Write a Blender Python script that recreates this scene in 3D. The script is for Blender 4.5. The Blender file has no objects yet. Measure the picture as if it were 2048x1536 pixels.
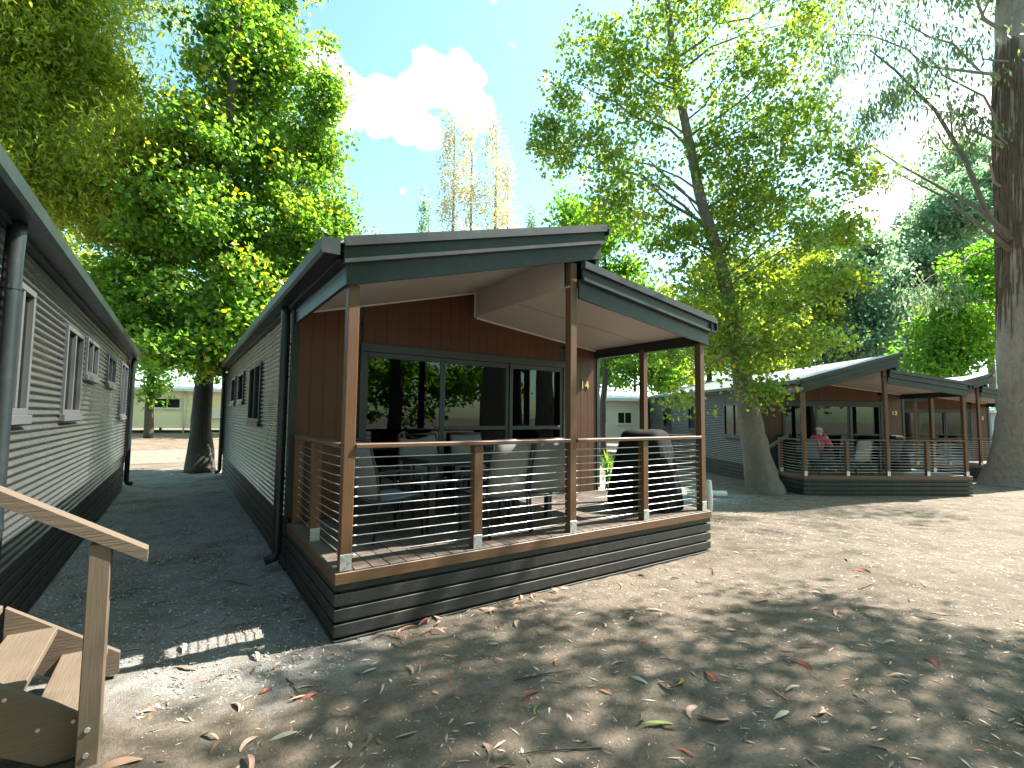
import bpy, bmesh, math, random
import numpy as np
from mathutils import Vector, Matrix
R = math.radians
SC = bpy.context.scene
COL = SC.collection
# ------------------------------------------------------------------ camera
F_PX, YAW, PITCH, ROLL, EYE = 972.0, R(34.2), R(3.8), R(0.6), 1.75
fw = Vector((math.sin(YAW)*math.cos(PITCH), math.cos(YAW)*math.cos(PITCH), math.sin(PITCH)))
rt = Vector((math.cos(YAW), -math.sin(YAW), 0)); up = rt.cross(fw)
cr, sr = math.cos(ROLL), math.sin(ROLL)
rt, up = rt*cr+up*sr, up*cr-rt*sr
cam = bpy.data.cameras.new('camera'); cam.sensor_width = 36; cam.lens = F_PX/2048*36
cam.clip_start = 0.05; cam.clip_end = 3000
co = bpy.data.objects.new('camera', cam); COL.objects.link(co)
M = Matrix((rt, up, -fw)).transposed().to_4x4(); M.translation = (0, 0, EYE); co.matrix_world = M
SC.camera = co
def pix(x, y, d):
    """point at depth d metres along the lens axis, seen at photo pixel (x, y)"""
    return Vector((0, 0, EYE)) + (fw + rt*((x-1024)/F_PX) + up*((768-y)/F_PX))*d
# ------------------------------------------------------------------ light
SUN = Vector((0.80, -0.20, 1.0)).normalized()
EXPOSURE = 1.95
SC.view_settings.view_transform = 'Standard'; SC.view_settings.look = 'None'
SC.view_settings.gamma = 1; SC.view_settings.use_curve_mapping = False
SC.view_settings.exposure = EXPOSURE
W = bpy.data.worlds.new('World'); SC.world = W; W.use_nodes = True
def world():
    nt = W.node_tree; N = nt.nodes; L = nt.links; N.clear()
    out = N.new('ShaderNodeOutputWorld'); bg = N.new('ShaderNodeBackground'); bg.inputs[1].default_value = 0.095
    sky = N.new('ShaderNodeTexSky'); sky.sky_type = 'NISHITA'; sky.sun_disc = False
    sky.sun_elevation = math.asin(SUN.z); sky.sun_rotation = math.atan2(SUN.x, SUN.y)
    sky.air_density = 1.0; sky.dust_density = 1.0; sky.ozone_density = .35
    tc = N.new('ShaderNodeTexCoord')
    nz = N.new('ShaderNodeTexNoise'); nz.inputs['Scale'].default_value = 15; nz.inputs['Detail'].default_value = 9
    nz.inputs['Roughness'].default_value = .58
    L.new(tc.outputs['Generated'], nz.inputs['Vector'])
    acc = None
    def mth(op, a, b=None, c=None):
        m = N.new('ShaderNodeMath'); m.operation = op
        for i, v in enumerate((a, b, c)):
            if v is None: continue
            if isinstance(v, (int, float)): m.inputs[i].default_value = v
            else: L.new(v, m.inputs[i])
        return m.outputs[0]
    # drifting cumulus: the big one over the roof, and others around the sky
    blobs = [(pix(650, 150, 1), 50), (pix(690, 190, 1), 60), (pix(755, 215, 1), 58), (pix(815, 235, 1), 52), (pix(860, 165, 1), 58), (pix(920, 170, 1), 54), (pix(855, 260, 1), 40), (pix(945, 215, 1), 44),
             (pix(1770, 430, 1), 95), (pix(1930, 250, 1), 70),
             (Vector((-.8, -.2, 1.75+.5)), 150), (Vector((.2, -.9, 1.75+.4)), 170), (Vector((.7, -.6, 1.75+.8)), 120)]
    for p, r in blobs:
        d = (p-Vector((0, 0, EYE))).normalized()
        v = N.new('ShaderNodeVectorMath'); v.operation = 'DOT_PRODUCT'; v.inputs[1].default_value = d
        L.new(tc.outputs['Generated'], v.inputs[0])
        a = math.cos(math.atan(1.02*r/F_PX))
        m = N.new('ShaderNodeMapRange'); m.inputs['From Min'].default_value = a; m.inputs['From Max'].default_value = 1
        L.new(v.outputs['Value'], m.inputs['Value'])
        acc = m.outputs[0] if acc is None else mth('MAXIMUM', acc, m.outputs[0])
    s = mth('ADD', acc, mth('MULTIPLY_ADD', nz.outputs['Fac'], 2.2, -1.22))
    cl = N.new('ShaderNodeMapRange'); cl.interpolation_type = 'SMOOTHSTEP'
    cl.inputs['From Min'].default_value = .10; cl.inputs['From Max'].default_value = .62; L.new(s, cl.inputs['Value'])
    mx = N.new('ShaderNodeMix'); mx.data_type = 'RGBA'; L.new(cl.outputs[0], mx.inputs['Factor'])
    tn = N.new('ShaderNodeVectorMath'); tn.operation = 'MULTIPLY'; tn.inputs[1].default_value = (1.05, 1.34, 1.10); L.new(sky.outputs[0], tn.inputs[0])
    L.new(tn.outputs[0], mx.inputs['A']); mx.inputs['B'].default_value = (9.5, 9.6, 9.7, 1)
    L.new(mx.outputs['Result'], bg.inputs[0]); L.new(bg.outputs[0], out.inputs[0])
world()
sl = bpy.data.lights.new('sun', 'SUN'); sl.energy = 5.0; sl.angle = R(.53); sl.color = (1, .95, .86)
so = bpy.data.objects.new('sun', sl); COL.objects.link(so); so.rotation_euler = SUN.to_track_quat('Z', 'Y').to_euler(); so.location = (0, 0, 40)
try:
    SC.cycles.max_bounces = 4; SC.cycles.diffuse_bounces = 2; SC.cycles.glossy_bounces = 3; SC.cycles.transmission_bounces = 3; SC.cycles.transparent_max_bounces = 6
except Exception: pass
# ------------------------------------------------------------------ materials
MAT = {}
def mat(name, col, rough=.6, metal=0, var=.0, grain=None, bump=0, bscale=40, spec=.5, rnd=0, dirt=None):
    """procedural principled material; var = tone noise, grain = stretch of the noise, rnd = tone change per object"""
    if name in MAT: return MAT[name]
    m = bpy.data.materials.new(name); m.use_nodes = True; nt = m.node_tree; N = nt.nodes; L = nt.links
    b = N['Principled BSDF']; b.inputs['Roughness'].default_value = rough; b.inputs['Metallic'].default_value = metal
    b.inputs['Specular IOR Level'].default_value = spec
    b.inputs['Base Color'].default_value = (*col, 1)
    tc = N.new('ShaderNodeTexCoord'); mp = N.new('ShaderNodeMapping'); L.new(tc.outputs['Object'], mp.inputs[0])
    if grain: mp.inputs['Scale'].default_value = grain
    n = N.new('ShaderNodeTexNoise'); n.inputs['Scale'].default_value = bscale; n.inputs['Detail'].default_value = 6; L.new(mp.outputs[0], n.inputs['Vector'])
    n2 = N.new('ShaderNodeTexNoise'); n2.inputs['Scale'].default_value = 2.3; n2.inputs['Detail'].default_value = 5; L.new(tc.outputs['Object'], n2.inputs['Vector'])
    oi = N.new('ShaderNodeObjectInfo')
    def mth(op, a, b_, c=None):
        q = N.new('ShaderNodeMath'); q.operation = op
        for i, v in enumerate((a, b_, c)):
            if v is None: continue
            if isinstance(v, (int, float)): q.inputs[i].default_value = v
            else: L.new(v, q.inputs[i])
        return q.outputs[0]
    f = mth('MULTIPLY_ADD', n.outputs['Fac'], 2*var, 1-var)
    f = mth('MULTIPLY', f, mth('MULTIPLY_ADD', n2.outputs['Fac'], 1.2*var, 1-.6*var))
    if rnd: f = mth('MULTIPLY', f, mth('MULTIPLY_ADD', oi.outputs['Random'], 2*rnd, 1-rnd))
    vm = N.new('ShaderNodeVectorMath'); vm.operation = 'SCALE'; vm.inputs[0].default_value = col; L.new(f, vm.inputs['Scale'])
    src = vm.outputs[0]
    if dirt:
        n3 = N.new('ShaderNodeTexNoise'); n3.inputs['Scale'].default_value = 5; n3.inputs['Detail'].default_value = 8; n3.inputs['Roughness'].default_value = .7
        L.new(tc.outputs['Object'], n3.inputs['Vector'])
        mr = N.new('ShaderNodeMapRange'); mr.inputs['From Min'].default_value = .52; mr.inputs['From Max'].default_value = .75; mr.inputs['To Max'].default_value = dirt[1]
        L.new(n3.outputs['Fac'], mr.inputs['Value'])
        mx = N.new('ShaderNodeMix'); mx.data_type = 'RGBA'; L.new(mr.outputs[0], mx.inputs['Factor']); L.new(src, mx.inputs['A']); mx.inputs['B'].default_value = (*dirt[0], 1)
        src = mx.outputs['Result']
    L.new(src, b.inputs['Base Color'])
    if rough > .15:
        L.new(mth('MULTIPLY_ADD', n2.outputs['Fac'], .24, rough-.12), b.inputs['Roughness'])
    if bump:
        bp = N.new('ShaderNodeBump'); bp.inputs['Strength'].default_value = bump; bp.inputs['Distance'].default_value = .01
        L.new(n.outputs['Fac'], bp.inputs['Height']); L.new(bp.outputs[0], b.inputs['Normal'])
    MAT[name] = m; return m
CORR = mat('corrugated_steel', (.052, .054, .054), .30, 0, .12, dirt=((.15, .13, .10), .35))
TRIM = mat('dark_trim', (.016, .023, .026), .38, 0, .1, dirt=((.12, .11, .09), .2))
ROOFM = mat('roof_sheet', (.30, .31, .32), .38, .25, .15, dirt=((.12, .10, .07), .6))
CAP = mat('roof_capping', (.042, .048, .053), .4, 0, .15, dirt=((.16, .14, .11), .3))
SKIRT = mat('skirting_paint', (.024, .023, .021), .6, 0, .18, grain=(1, 14, 14), bump=.15, bscale=9, rnd=.15, dirt=((.16, .13, .09), .35))
POST = mat('stained_hardwood', (.118, .056, .026), .5, 0, .22, grain=(9, 9, .7), bump=.15, bscale=9, rnd=.12)
RAIL = mat('stained_rail', (.115, .058, .03), .5, 0, .2, grain=(.8, 9, 9), bump=.15, bscale=9, rnd=.1)
DECK = mat('deck_board', (.115, .088, .068), .62, 0, .2, grain=(12, .6, 12), bump=.2, bscale=9, rnd=.16)
STAIR = mat('weathered_timber', (.14, .103, .073), .65, 0, .25, grain=(9, .6, 9), bump=.3, bscale=10, rnd=.08)
STAIRX = mat('weathered_timber_long', (.126, .093, .066), .65, 0, .25, grain=(.6, 9, 9), bump=.3, bscale=10, rnd=.08)
STAIRP = mat('weathered_timber_upright', (.132, .096, .067), .65, 0, .2, grain=(9, 9, .6), bump=.12, bscale=10)
RED = mat('red_cladding', (.088, .029, .010), .55, 0, .14, grain=(8, 8, .5), bump=.1, bscale=8, rnd=.08)
SOFFIT = mat('soffit_lining', (.47, .43, .395), .6, 0, .05)
WHITE = mat('white_paint', (.66, .64, .60), .55, 0, .08, dirt=((.35, .30, .22), .4))
GALV = mat('galvanised', (.55, .57, .58), .42, .7, .25, bscale=25)
STEEL = mat('stainless', (.72, .72, .71), .32, .85, .05)
BRASS = mat('brass', (.62, .46, .20), .35, .6, .05)
BLACKM = mat('black_frame', (.016, .018, .020), .45, 0, .1)
FRAME = mat('window_frame', (.030, .036, .040), .4, 0, .08)
GREYF = mat('grey_frame', (.085, .09, .092), .45, 0, .06)
FABRIC = mat('sling_fabric', (.18, .173, .168), .85, 0, .06, bscale=200, bump=.1)
SEATF = mat('seat_fabric', (.19, .25, .28), .85, 0, .06, bscale=200, bump=.1)
TABLE = mat('table_top', (.030, .040, .048), .3, 0, .1)
COVER = mat('bbq_cover', (.009, .009, .010), .8, 0, .2, bump=.5, bscale=5, spec=.2)
DARK = mat('dark_interior', (.05, .05, .05), .8, 0, .1)
INWALL = mat('interior_wall', (.13, .13, .12), .8, 0, .05)
CREAM = mat('cream_board', (.80, .68, .42), .6, 0, .06, rnd=.04)
PALE = mat('pale_board', (.70, .66, .58), .6, 0, .06, rnd=.04)
BLUEG = mat('blue_board', (.36, .42, .48), .6, 0, .06, rnd=.04)
WROOF = mat('white_roof', (.75, .75, .73), .45, 0, .08)
CURTAIN = mat('curtain', (.55, .53, .48), .9, 0, .1)
def glass():
    m = bpy.data.materials.new('window_glass'); m.use_nodes = True; nt = m.node_tree; N = nt.nodes; L = nt.links; N.clear()
    o = N.new('ShaderNodeOutputMaterial'); mx = N.new('ShaderNodeMixShader'); t = N.new('ShaderNodeBsdfTransparent'); g = N.new('ShaderNodeBsdfGlossy')
    t.inputs[0].default_value = (.22, .26, .26, 1); g.inputs['Roughness'].default_value = .012; g.inputs[0].default_value = (.72, .78, .78, 1)
    fr = N.new('ShaderNodeFresnel'); fr.inputs[0].default_value = 1.55
    n = N.new('ShaderNodeTexNoise'); n.inputs['Scale'].default_value = 1.3; tc = N.new('ShaderNodeTexCoord'); L.new(tc.outputs['Object'], n.inputs['Vector'])
    bp = N.new('ShaderNodeBump'); bp.inputs['Strength'].default_value = .04; bp.inputs['Distance'].default_value = .02
    L.new(n.outputs['Fac'], bp.inputs['Height']); L.new(bp.outputs[0], g.inputs['Normal'])
    L.new(fr.outputs[0], mx.inputs[0]); L.new(t.outputs[0], mx.inputs[1]); L.new(g.outputs[0], mx.inputs[2]); L.new(mx.outputs[0], o.inputs[0])
    return m
GLASS = glass()
DGLASS = mat('dark_window_pane', (.012, .016, .018), .06, 0, 0)
def leafmat(name, stops, trans=.5, rough=.42, gain=1.0):
    """leaf: tone per leaf from the face attribute 'tone', light passes through"""
    m = bpy.data.materials.new(name); m.use_nodes = True; nt = m.node_tree; N = nt.nodes; L = nt.links
    b = N['Principled BSDF']; o = N['Material Output']
    at = N.new('ShaderNodeAttribute'); at.attribute_name = 'tone'
    cr_ = N.new('ShaderNodeValToRGB'); e = cr_.color_ramp.elements
    while len(e) < len(stops): e.new(.5)
    for k, (p, c) in enumerate(stops): e[k].position = p; e[k].color = (*(min(.7, v*gain) for v in c), 1)
    L.new(at.outputs['Fac'], cr_.inputs[0]); L.new(cr_.outputs[0], b.inputs['Base Color']); b.inputs['Roughness'].default_value = rough
    t = N.new('ShaderNodeBsdfTranslucent'); hs = N.new('ShaderNodeHueSaturation'); hs.inputs['Hue'].default_value = .485; hs.inputs['Saturation'].default_value = 1.1; hs.inputs['Value'].default_value = 3.3
    L.new(cr_.outputs[0], hs.inputs['Color']); L.new(hs.outputs[0], t.inputs[0])
    mx = N.new('ShaderNodeMixShader'); mx.inputs[0].default_value = trans
    L.new(b.outputs[0], mx.inputs[1]); L.new(t.outputs[0], mx.inputs[2]); L.new(mx.outputs[0], o.inputs[0])
    return m
G1 = ((0, (.045, .10, .018)), (.55, (.085, .17, .026)), (.93, (.14, .21, .035)), (1, (.32, .25, .03)))
LEAF = {'maple': leafmat('maple_leaf', G1, .55, .3, 1.05),
        'feather': leafmat('feathery_leaf', ((0, (.11, .17, .03)), (.5, (.21, .27, .04)), (1, (.34, .34, .055))), .6, .42, .8),
        'poplar': leafmat('autumn_poplar_leaf', ((0, (.30, .27, .20)), (.55, (.42, .39, .20)), (1, (.58, .50, .12))), .5, .42, .6),
        'cotton': leafmat('heart_leaf', ((0, (.05, .095, .02)), (.5, (.10, .165, .028)), (.92, (.17, .22, .035)), (1, (.32, .27, .03))), .55, .34, 1.0),
        'green': leafmat('bright_leaf', ((0, (.035, .10, .015)), (.6, (.07, .17, .02)), (1, (.17, .24, .03))), .55, .42, .95),
        'lime': leafmat('lime_leaf', ((0, (.08, .14, .02)), (.6, (.17, .23, .03)), (1, (.33, .30, .05))), .55, .42, .75),
        'gum': leafmat('gum_leaf', ((0, (.05, .085, .045)), (.6, (.09, .13, .06)), (1, (.16, .18, .06))), .4, .45, 1.0),
        'fargum': leafmat('far_gum_leaf', ((0, (.04, .08, .05)), (.6, (.08, .12, .07)), (1, (.13, .17, .08))), .55, .5, 1.4),
        'brown': leafmat('brownish_leaf', ((0, (.10, .10, .05)), (.6, (.18, .15, .07)), (1, (.26, .18, .08))), .4, .42, .8)}
BARK = mat('grey_bark', (.15, .125, .10), .85, 0, .35, grain=(5, 5, 1.1), bump=.9, bscale=5, dirt=((.30, .28, .24), .5))
DBARK = mat('dark_bark', (.060, .050, .040), .9, 0, .35, grain=(5, 5, 1.1), bump=.9, bscale=5, dirt=((.11, .12, .08), .5))
GBARK = mat('smooth_gum_bark', (.27, .215, .175), .8, 0, .4, grain=(4, 4, .7), bump=.4, bscale=4, dirt=((.11, .085, .065), .85))
SBARK = mat('stringy_bark', (.13, .085, .058), .95, 0, .45, grain=(14, 14, .5), bump=1, bscale=6)
# ------------------------------------------------------------------ builders
def setp(o, label=None, cat=None, group=None, kind=None):
    if label: o['label'] = label
    if cat: o['category'] = cat
    if group: o['group'] = group
    if kind: o['kind'] = kind
    return o
def link(name, me, parent=None, loc=(0, 0, 0), rot=(0, 0, 0)):
    o = bpy.data.objects.new(name, me); COL.objects.link(o); o.location = loc; o.rotation_euler = rot
    if parent: o.parent = parent
    return o
def thing(name, label, cat, loc=(0, 0, 0), rz=0, group=None):
    o = link(name, None, None, loc, (0, 0, rz)); o.empty_display_size = .2
    return setp(o, label, cat, group)
CACHE = {}
def boxmesh(sx, sy, sz, m, bev=.004):
    k = (round(sx, 4), round(sy, 4), round(sz, 4), m.name, bev)
    if k in CACHE: return CACHE[k]
    bm = bmesh.new(); bmesh.ops.create_cube(bm, size=1)
    for v in bm.verts: v.co = (v.co.x*sx, v.co.y*sy, v.co.z*sz)
    if bev: bmesh.ops.bevel(bm, geom=bm.edges[:], offset=min(bev, sx/3, sy/3, sz/3), segments=1, affect='EDGES')
    me = bpy.data.meshes.new('piece'); bm.to_mesh(me); bm.free(); me.materials.append(m); CACHE[k] = me; return me
def box(name, x0, x1, y0, y1, z0, z1, m, parent=None, bev=.004, rot=(0, 0, 0)):
    return link(name, boxmesh(x1-x0, y1-y0, z1-z0, m, bev), parent, ((x0+x1)/2, (y0+y1)/2, (z0+z1)/2), rot)
class MB:
    def __init__(s): s.v = []; s.f = []
    def box(s, x0, x1, y0, y1, z0, z1):
        n = len(s.v); s.v += [(x, y, z) for z in (z0, z1) for y in (y0, y1) for x in (x0, x1)]
        s.f += [tuple(n+i for i in q) for q in ((0, 2, 3, 1), (4, 5, 7, 6), (0, 1, 5, 4), (2, 6, 7, 3), (0, 4, 6, 2), (1, 3, 7, 5))]
        return s
    def prism(s, poly, a0, a1, axis='y'):
        """polygon (u, z) swept along y (u = x) or along x (u = y)"""
        n = len(s.v); k = len(poly)
        for a in (a0, a1): s.v += [((u, a, z) if axis == 'y' else (a, u, z)) for u, z in poly]
        s.f += [tuple(range(n+k-1, n-1, -1)), tuple(range(n+k, n+2*k))]
        s.f += [(n+i, n+(i+1) % k, n+k+(i+1) % k, n+k+i) for i in range(k)]
        return s
    def tube(s, pts, rad, n=8, jit=0, rng=None, cap=True):
        pts = [Vector(p) for p in pts]; b = len(s.v); ref = None
        for i, p in enumerate(pts):
            t = (pts[min(i+1, len(pts)-1)]-pts[max(i-1, 0)]).normalized()
            if ref is None: ref = t.orthogonal().normalized()
            ref = (ref-t*ref.dot(t)).normalized(); bi = t.cross(ref)
            r = rad[i] if hasattr(rad, '__len__') else rad
            for k in range(n):
                a = 2*math.pi*k/n; q = r*(1+(rng.uniform(-jit, jit) if rng else 0))
                s.v.append(tuple(p+ref*(math.cos(a)*q)+bi*(math.sin(a)*q)))
        for i in range(len(pts)-1):
            for k in range(n):
                s.f.append((b+i*n+k, b+i*n+(k+1) % n, b+(i+1)*n+(k+1) % n, b+(i+1)*n+k))
        if cap:
            s.f.append(tuple(b+k for k in range(n-1, -1, -1))); e = b+(len(pts)-1)*n; s.f.append(tuple(e+k for k in range(n)))
        return s
    def build(s, name, m, parent=None, smooth=False, loc=(0, 0, 0), rot=(0, 0, 0), key=None):
        if key and key in CACHE: return link(name, CACHE[key], parent, loc, rot)
        me = bpy.data.meshes.new(name); me.from_pydata(s.v, [], s.f); me.materials.append(m)
        bm = bmesh.new(); bm.from_mesh(me); bmesh.ops.recalc_face_normals(bm, faces=bm.faces[:]); bm.to_mesh(me); bm.free()
        if smooth: me.polygons.foreach_set('use_smooth', [True]*len(me.polygons))
        if key: CACHE[key] = me
        return link(name, me, parent, loc, rot)
def sstep(a, b, x):
    t = np.clip((x-a)/(b-a), 0, 1); return t*t*(3-2*t)
def gz(x, y):
    x = np.asarray(x, float); y = np.asarray(y, float)
    return (-.29*sstep(6.2, 11.5, x) - .1*sstep(16, 24, x) + .62*sstep(19, 36, y)*sstep(22, 8, x)
            + .012*np.sin(x*1.7+y*.8)*sstep(1.2, 2.5, np.hypot(x-.9, y-3.8)) + .02*np.sin(x*.43-y*.61)*sstep(6, 9, np.hypot(x, y)))
def g1(x, y): return float(gz(x, y))
# ------------------------------------------------------------------ ground
def ground_mat():
    m = bpy.data.materials.new('dirt_and_gravel'); m.use_nodes = True; nt = m.node_tree; N = nt.nodes; L = nt.links
    b = N['Principled BSDF']; b.inputs['Roughness'].default_value = .92; b.inputs['Specular IOR Level'].default_value = .2
    tc = N.new('ShaderNodeTexCoord'); P = tc.outputs['Object']
    def noise(s, d=8, r=.6):
        n = N.new('ShaderNodeTexNoise'); n.inputs['Scale'].default_value = s; n.inputs['Detail'].default_value = d; n.inputs['Roughness'].default_value = r
        L.new(P, n.inputs['Vector']); return n.outputs['Fac']
    def ramp(v, a, b_, lo=0., hi=1.):
        q = N.new('ShaderNodeMapRange'); q.inputs['From Min'].default_value = a; q.inputs['From Max'].default_value = b_
        q.inputs['To Min'].default_value = lo; q.inputs['To Max'].default_value = hi; L.new(v, q.inputs['Value']); return q.outputs[0]
    def mth(op, a, b_):
        q = N.new('ShaderNodeMath'); q.operation = op
        for i, v in enumerate((a, b_)):
            if isinstance(v, (int, float)): q.inputs[i].default_value = v
            else: L.new(v, q.inputs[i])
        return q.outputs[0]
    def mix(f, a, c):
        q = N.new('ShaderNodeMix'); q.data_type = 'RGBA'; L.new(f, q.inputs['Factor'])
        for k, v in (('A', a), ('B', c)):
            if isinstance(v, tuple): q.inputs[k].default_value = (*v, 1)
            else: L.new(v, q.inputs[k])
        return q.outputs['Result']
    big, mid, fine, grit = noise(.7), noise(4.5), noise(38, 10, .72), noise(160, 6, .7)
    c = mix(ramp(mid, .35, .68), (.155, .123, .094), (.272, .222, .172))
    c = mix(ramp(big, .45, .65, 0, .8), c, (.237, .197, .151))
    c = mix(ramp(fine, .48, .68, 0, .8), c, (.10, .08, .062))
    c = mix(ramp(grit, .62, .72, 0, .6), c, (.48, .42, .34))
    # blue metal gravel laid between the two cabins
    sp = N.new('ShaderNodeSeparateXYZ'); L.new(P, sp.inputs[0])
    wob = ramp(mid, .2, .8, -.45, .45)
    gx = mth('MULTIPLY', ramp(mth('ADD', sp.outputs['X'], wob), 1.5, 1.05), ramp(mth('ADD', sp.outputs['X'], wob), -2, -1.6))
    edge = mth('ADD', mth('ADD', sp.outputs['Y'], mth('MULTIPLY', sp.outputs['X'], .25)), wob)
    gm = mth('MULTIPLY', gx, mth('MULTIPLY', ramp(edge, 3.3, 4.0), ramp(sp.outputs['Y'], 19, 17)))
    gx2 = mth('MULTIPLY', ramp(mth('ADD', sp.outputs['X'], wob), 8.3, 9.0), ramp(mth('ADD', sp.outputs['X'], wob), 12.6, 12.0))
    gm = mth('MAXIMUM', gm, mth('MULTIPLY', gx2, ramp(mth('ADD', sp.outputs['Y'], wob), 6.4, 7.2)))
    gr = mix(ramp(grit, .36, .66), (.185, .18, .17), (.44, .43, .40))
    gr = mix(ramp(fine, .56, .72, 0, .8), gr, (.15, .12, .09))
    c = mix(mth('MULTIPLY', gm, ramp(noise(1.6, 7, .65), .36, .56, .35, 1.)), c, gr)
    # moss and thin grass film
    tr_ = noise(1.1, 9, .75); c = mix(ramp(tr_, .50, .66, 0, .75), c, (.106, .085, .067))
    ms = mth('MULTIPLY', ramp(noise(2.2, 9, .7), .56, .70), ramp(fine, .4, .6, .15, .75))
    c = mix(ms, c, (.085, .095, .035))
    L.new(c, b.inputs['Base Color'])
    bp = N.new('ShaderNodeBump'); bp.inputs['Strength'].default_value = .9; bp.inputs['Distance'].default_value = .035
    h = mth('ADD', mth('MULTIPLY', fine, .8), mth('MULTIPLY', grit, .5)); L.new(h, bp.inputs['Height']); L.new(bp.outputs[0], b.inputs['Normal'])
    return m
def axis(lo, hi, a, b, st):
    c = list(np.arange(a, b, st)); s = st; x = c[-1]
    while x < hi: s *= 1.18; x += s; c.append(x)
    s = st; x = a
    while x > lo: s *= 1.18; x -= s; c.insert(0, x)
    return np.array(c)
def sheet(name, xs, ys, m, dz=0, rough=0, seed=1):
    X, Y = np.meshgrid(xs, ys); Z = gz(X, Y)+dz
    if rough:
        rg = np.random.default_rng(seed); near = sstep(14, 5, np.hypot(X-3, Y-3)); Z = Z+rg.normal(0, rough, Z.shape)*near
    nx, ny = len(xs), len(ys); v = np.stack([X, Y, Z], -1).reshape(-1, 3)
    i = np.arange((nx-1)*(ny-1)); a = (i//(nx-1))*nx+i % (nx-1)
    f = np.stack([a, a+1, a+nx+1, a+nx], -1)
    me = bpy.data.meshes.new(name); me.from_pydata(v.tolist(), [], f.tolist()); me.materials.append(m)
    me.polygons.foreach_set('use_smooth', [True]*len(f)); return link(name, me)
GROUND = setp(sheet('ground', axis(-300, 400, -3, 13, .07), axis(-300, 400, 1, 9, .07), ground_mat(), 0, .006), kind='structure')
ROADM = mat('gravel_road', (.17, .15, .123), .95, 0, .2, bscale=60, bump=.4)
setp(sheet('road', np.arange(-40, 60, 1.), np.arange(20.6, 25.2, .3), ROADM, .012), kind='structure')
# ------------------------------------------------------------------ scattered small stuff on the ground
rng = np.random.default_rng(7); rnd = random.Random(5)
def scatter(name, n, fx, m, size, flat, parent, tones=True, shape='stone'):
    x, y = fx(n); n = len(x); z = gz(x, y); s = rng.uniform(size[0], size[1], n); a = rng.uniform(0, 2*np.pi, n)
    if shape == 'stone':
        base = np.array([(1, 0, 0), (0, .8, 0), (-1, .1, 0), (0, -.7, 0), (.1, .1, 1)]); F = np.array([(0, 1, 4), (1, 2, 4), (2, 3, 4), (3, 0, 4)])
    else:   # flake: narrow bent chip
        base = np.array([(-1, 0, .12), (0, .2, .3), (1, .05, .08), (0, -.2, .22)]); F = np.array([(0, 3, 1), (1, 3, 2)])
    k = len(base); B = base[None]*s[:, None, None]*np.array([1, 1, flat])
    B = B*rng.uniform(.6, 1.4, (n, 1, 3)); c, sn = np.cos(a)[:, None], np.sin(a)[:, None]
    V = np.stack([B[..., 0]*c-B[..., 1]*sn+x[:, None], B[..., 0]*sn+B[..., 1]*c+y[:, None], B[..., 2]+z[:, None]+.001], -1).reshape(-1, 3)
    FF = (F[None]+(np.arange(n)*k)[:, None, None]).reshape(-1, 3)
    o = leafmesh(name, V, FF, m, np.repeat(rng.random(n), len(F)), parent); setp(o, kind='stuff'); return o
def leafmesh(name, V, FF, m, tone, parent):
    me = bpy.data.meshes.new(name); nv, nf = len(V), len(FF); k = FF.shape[1]
    me.vertices.add(nv); me.vertices.foreach_set('co', np.ascontiguousarray(V, np.float32).ravel())
    me.loops.add(nf*k); me.loops.foreach_set('vertex_index', np.ascontiguousarray(FF, np.int32).ravel())
    me.polygons.add(nf); me.polygons.foreach_set('loop_start', np.arange(nf, dtype=np.int32)*k)
    me.update(calc_edges=True)
    at = me.attributes.new('tone', 'FLOAT', 'FACE'); at.data.foreach_set('value', np.ascontiguousarray(tone, np.float32))
    me.materials.append(m); return link(name, me, parent)
def area(cx, cy, r):
    def f(n):
        t = rng.uniform(0, 2*np.pi, n); q = r*np.sqrt(rng.random(n)); return clear(cx+q*np.cos(t), cy+q*np.sin(t))
    return f
def rect(x0, x1, y0, y1):
    return lambda n: clear(rng.uniform(x0, x1, n), rng.uniform(y0, y1, n))
def clear(x, y):
    k = ~(((x > 1.0) & (x < 5.93) & (y > 3.88) & (y < 16)) | ((x < -1.0) & (y > 2.4) & (y < 15)) | ((x > -1.0) & (x < -.15) & (y > 3.2) & (y < 4.4))); return x[k], y[k]
STONE = leafmat('stone_chip', ((0, (.10, .105, .105)), (.6, (.24, .24, .235)), (1, (.42, .42, .40))), 0, .8)
CHIP = leafmat('litter_chip', ((0, (.10, .07, .045)), (.35, (.24, .17, .12)), (.7, (.45, .36, .27)), (.93, (.62, .54, .44)), (1, (.30, .08, .04))), .1, .7)
scatter('gravel', 16000, rect(-1.1, 1.1, 3.5, 12), STONE, (.004, .014), .8, GROUND)
scatter('gravel', 4000, rect(8.6, 12.2, 6.6, 14), STONE, (.008, .02), .8, GROUND)
scatter('grit', 16000, area(3, 2.5, 4), CHIP, (.002, .007), .7, GROUND)
scatter('leaf_litter', 15000, area(5, 2.5, 7), CHIP, (.007, .04), .4, GROUND, shape='flake')
scatter('leaf_litter', 11000, rect(6, 22, -6, 9), CHIP, (.014, .05), .5, GROUND, shape='flake')
scatter('leaf_litter', 4000, rect(-1, 1, 3.8, 17), CHIP, (.008, .035), .5, GROUND, shape='flake')
ORANGE = leafmat('orange_litter', ((0, (.20, .11, .05)), (.6, (.42, .24, .09)), (1, (.6, .40, .16))), .2, .7)
scatter('leaf_litter', 9000, rect(-6, 9, 25.0, 34.5), ORANGE, (.03, .08), .5, GROUND, shape='flake')
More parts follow.
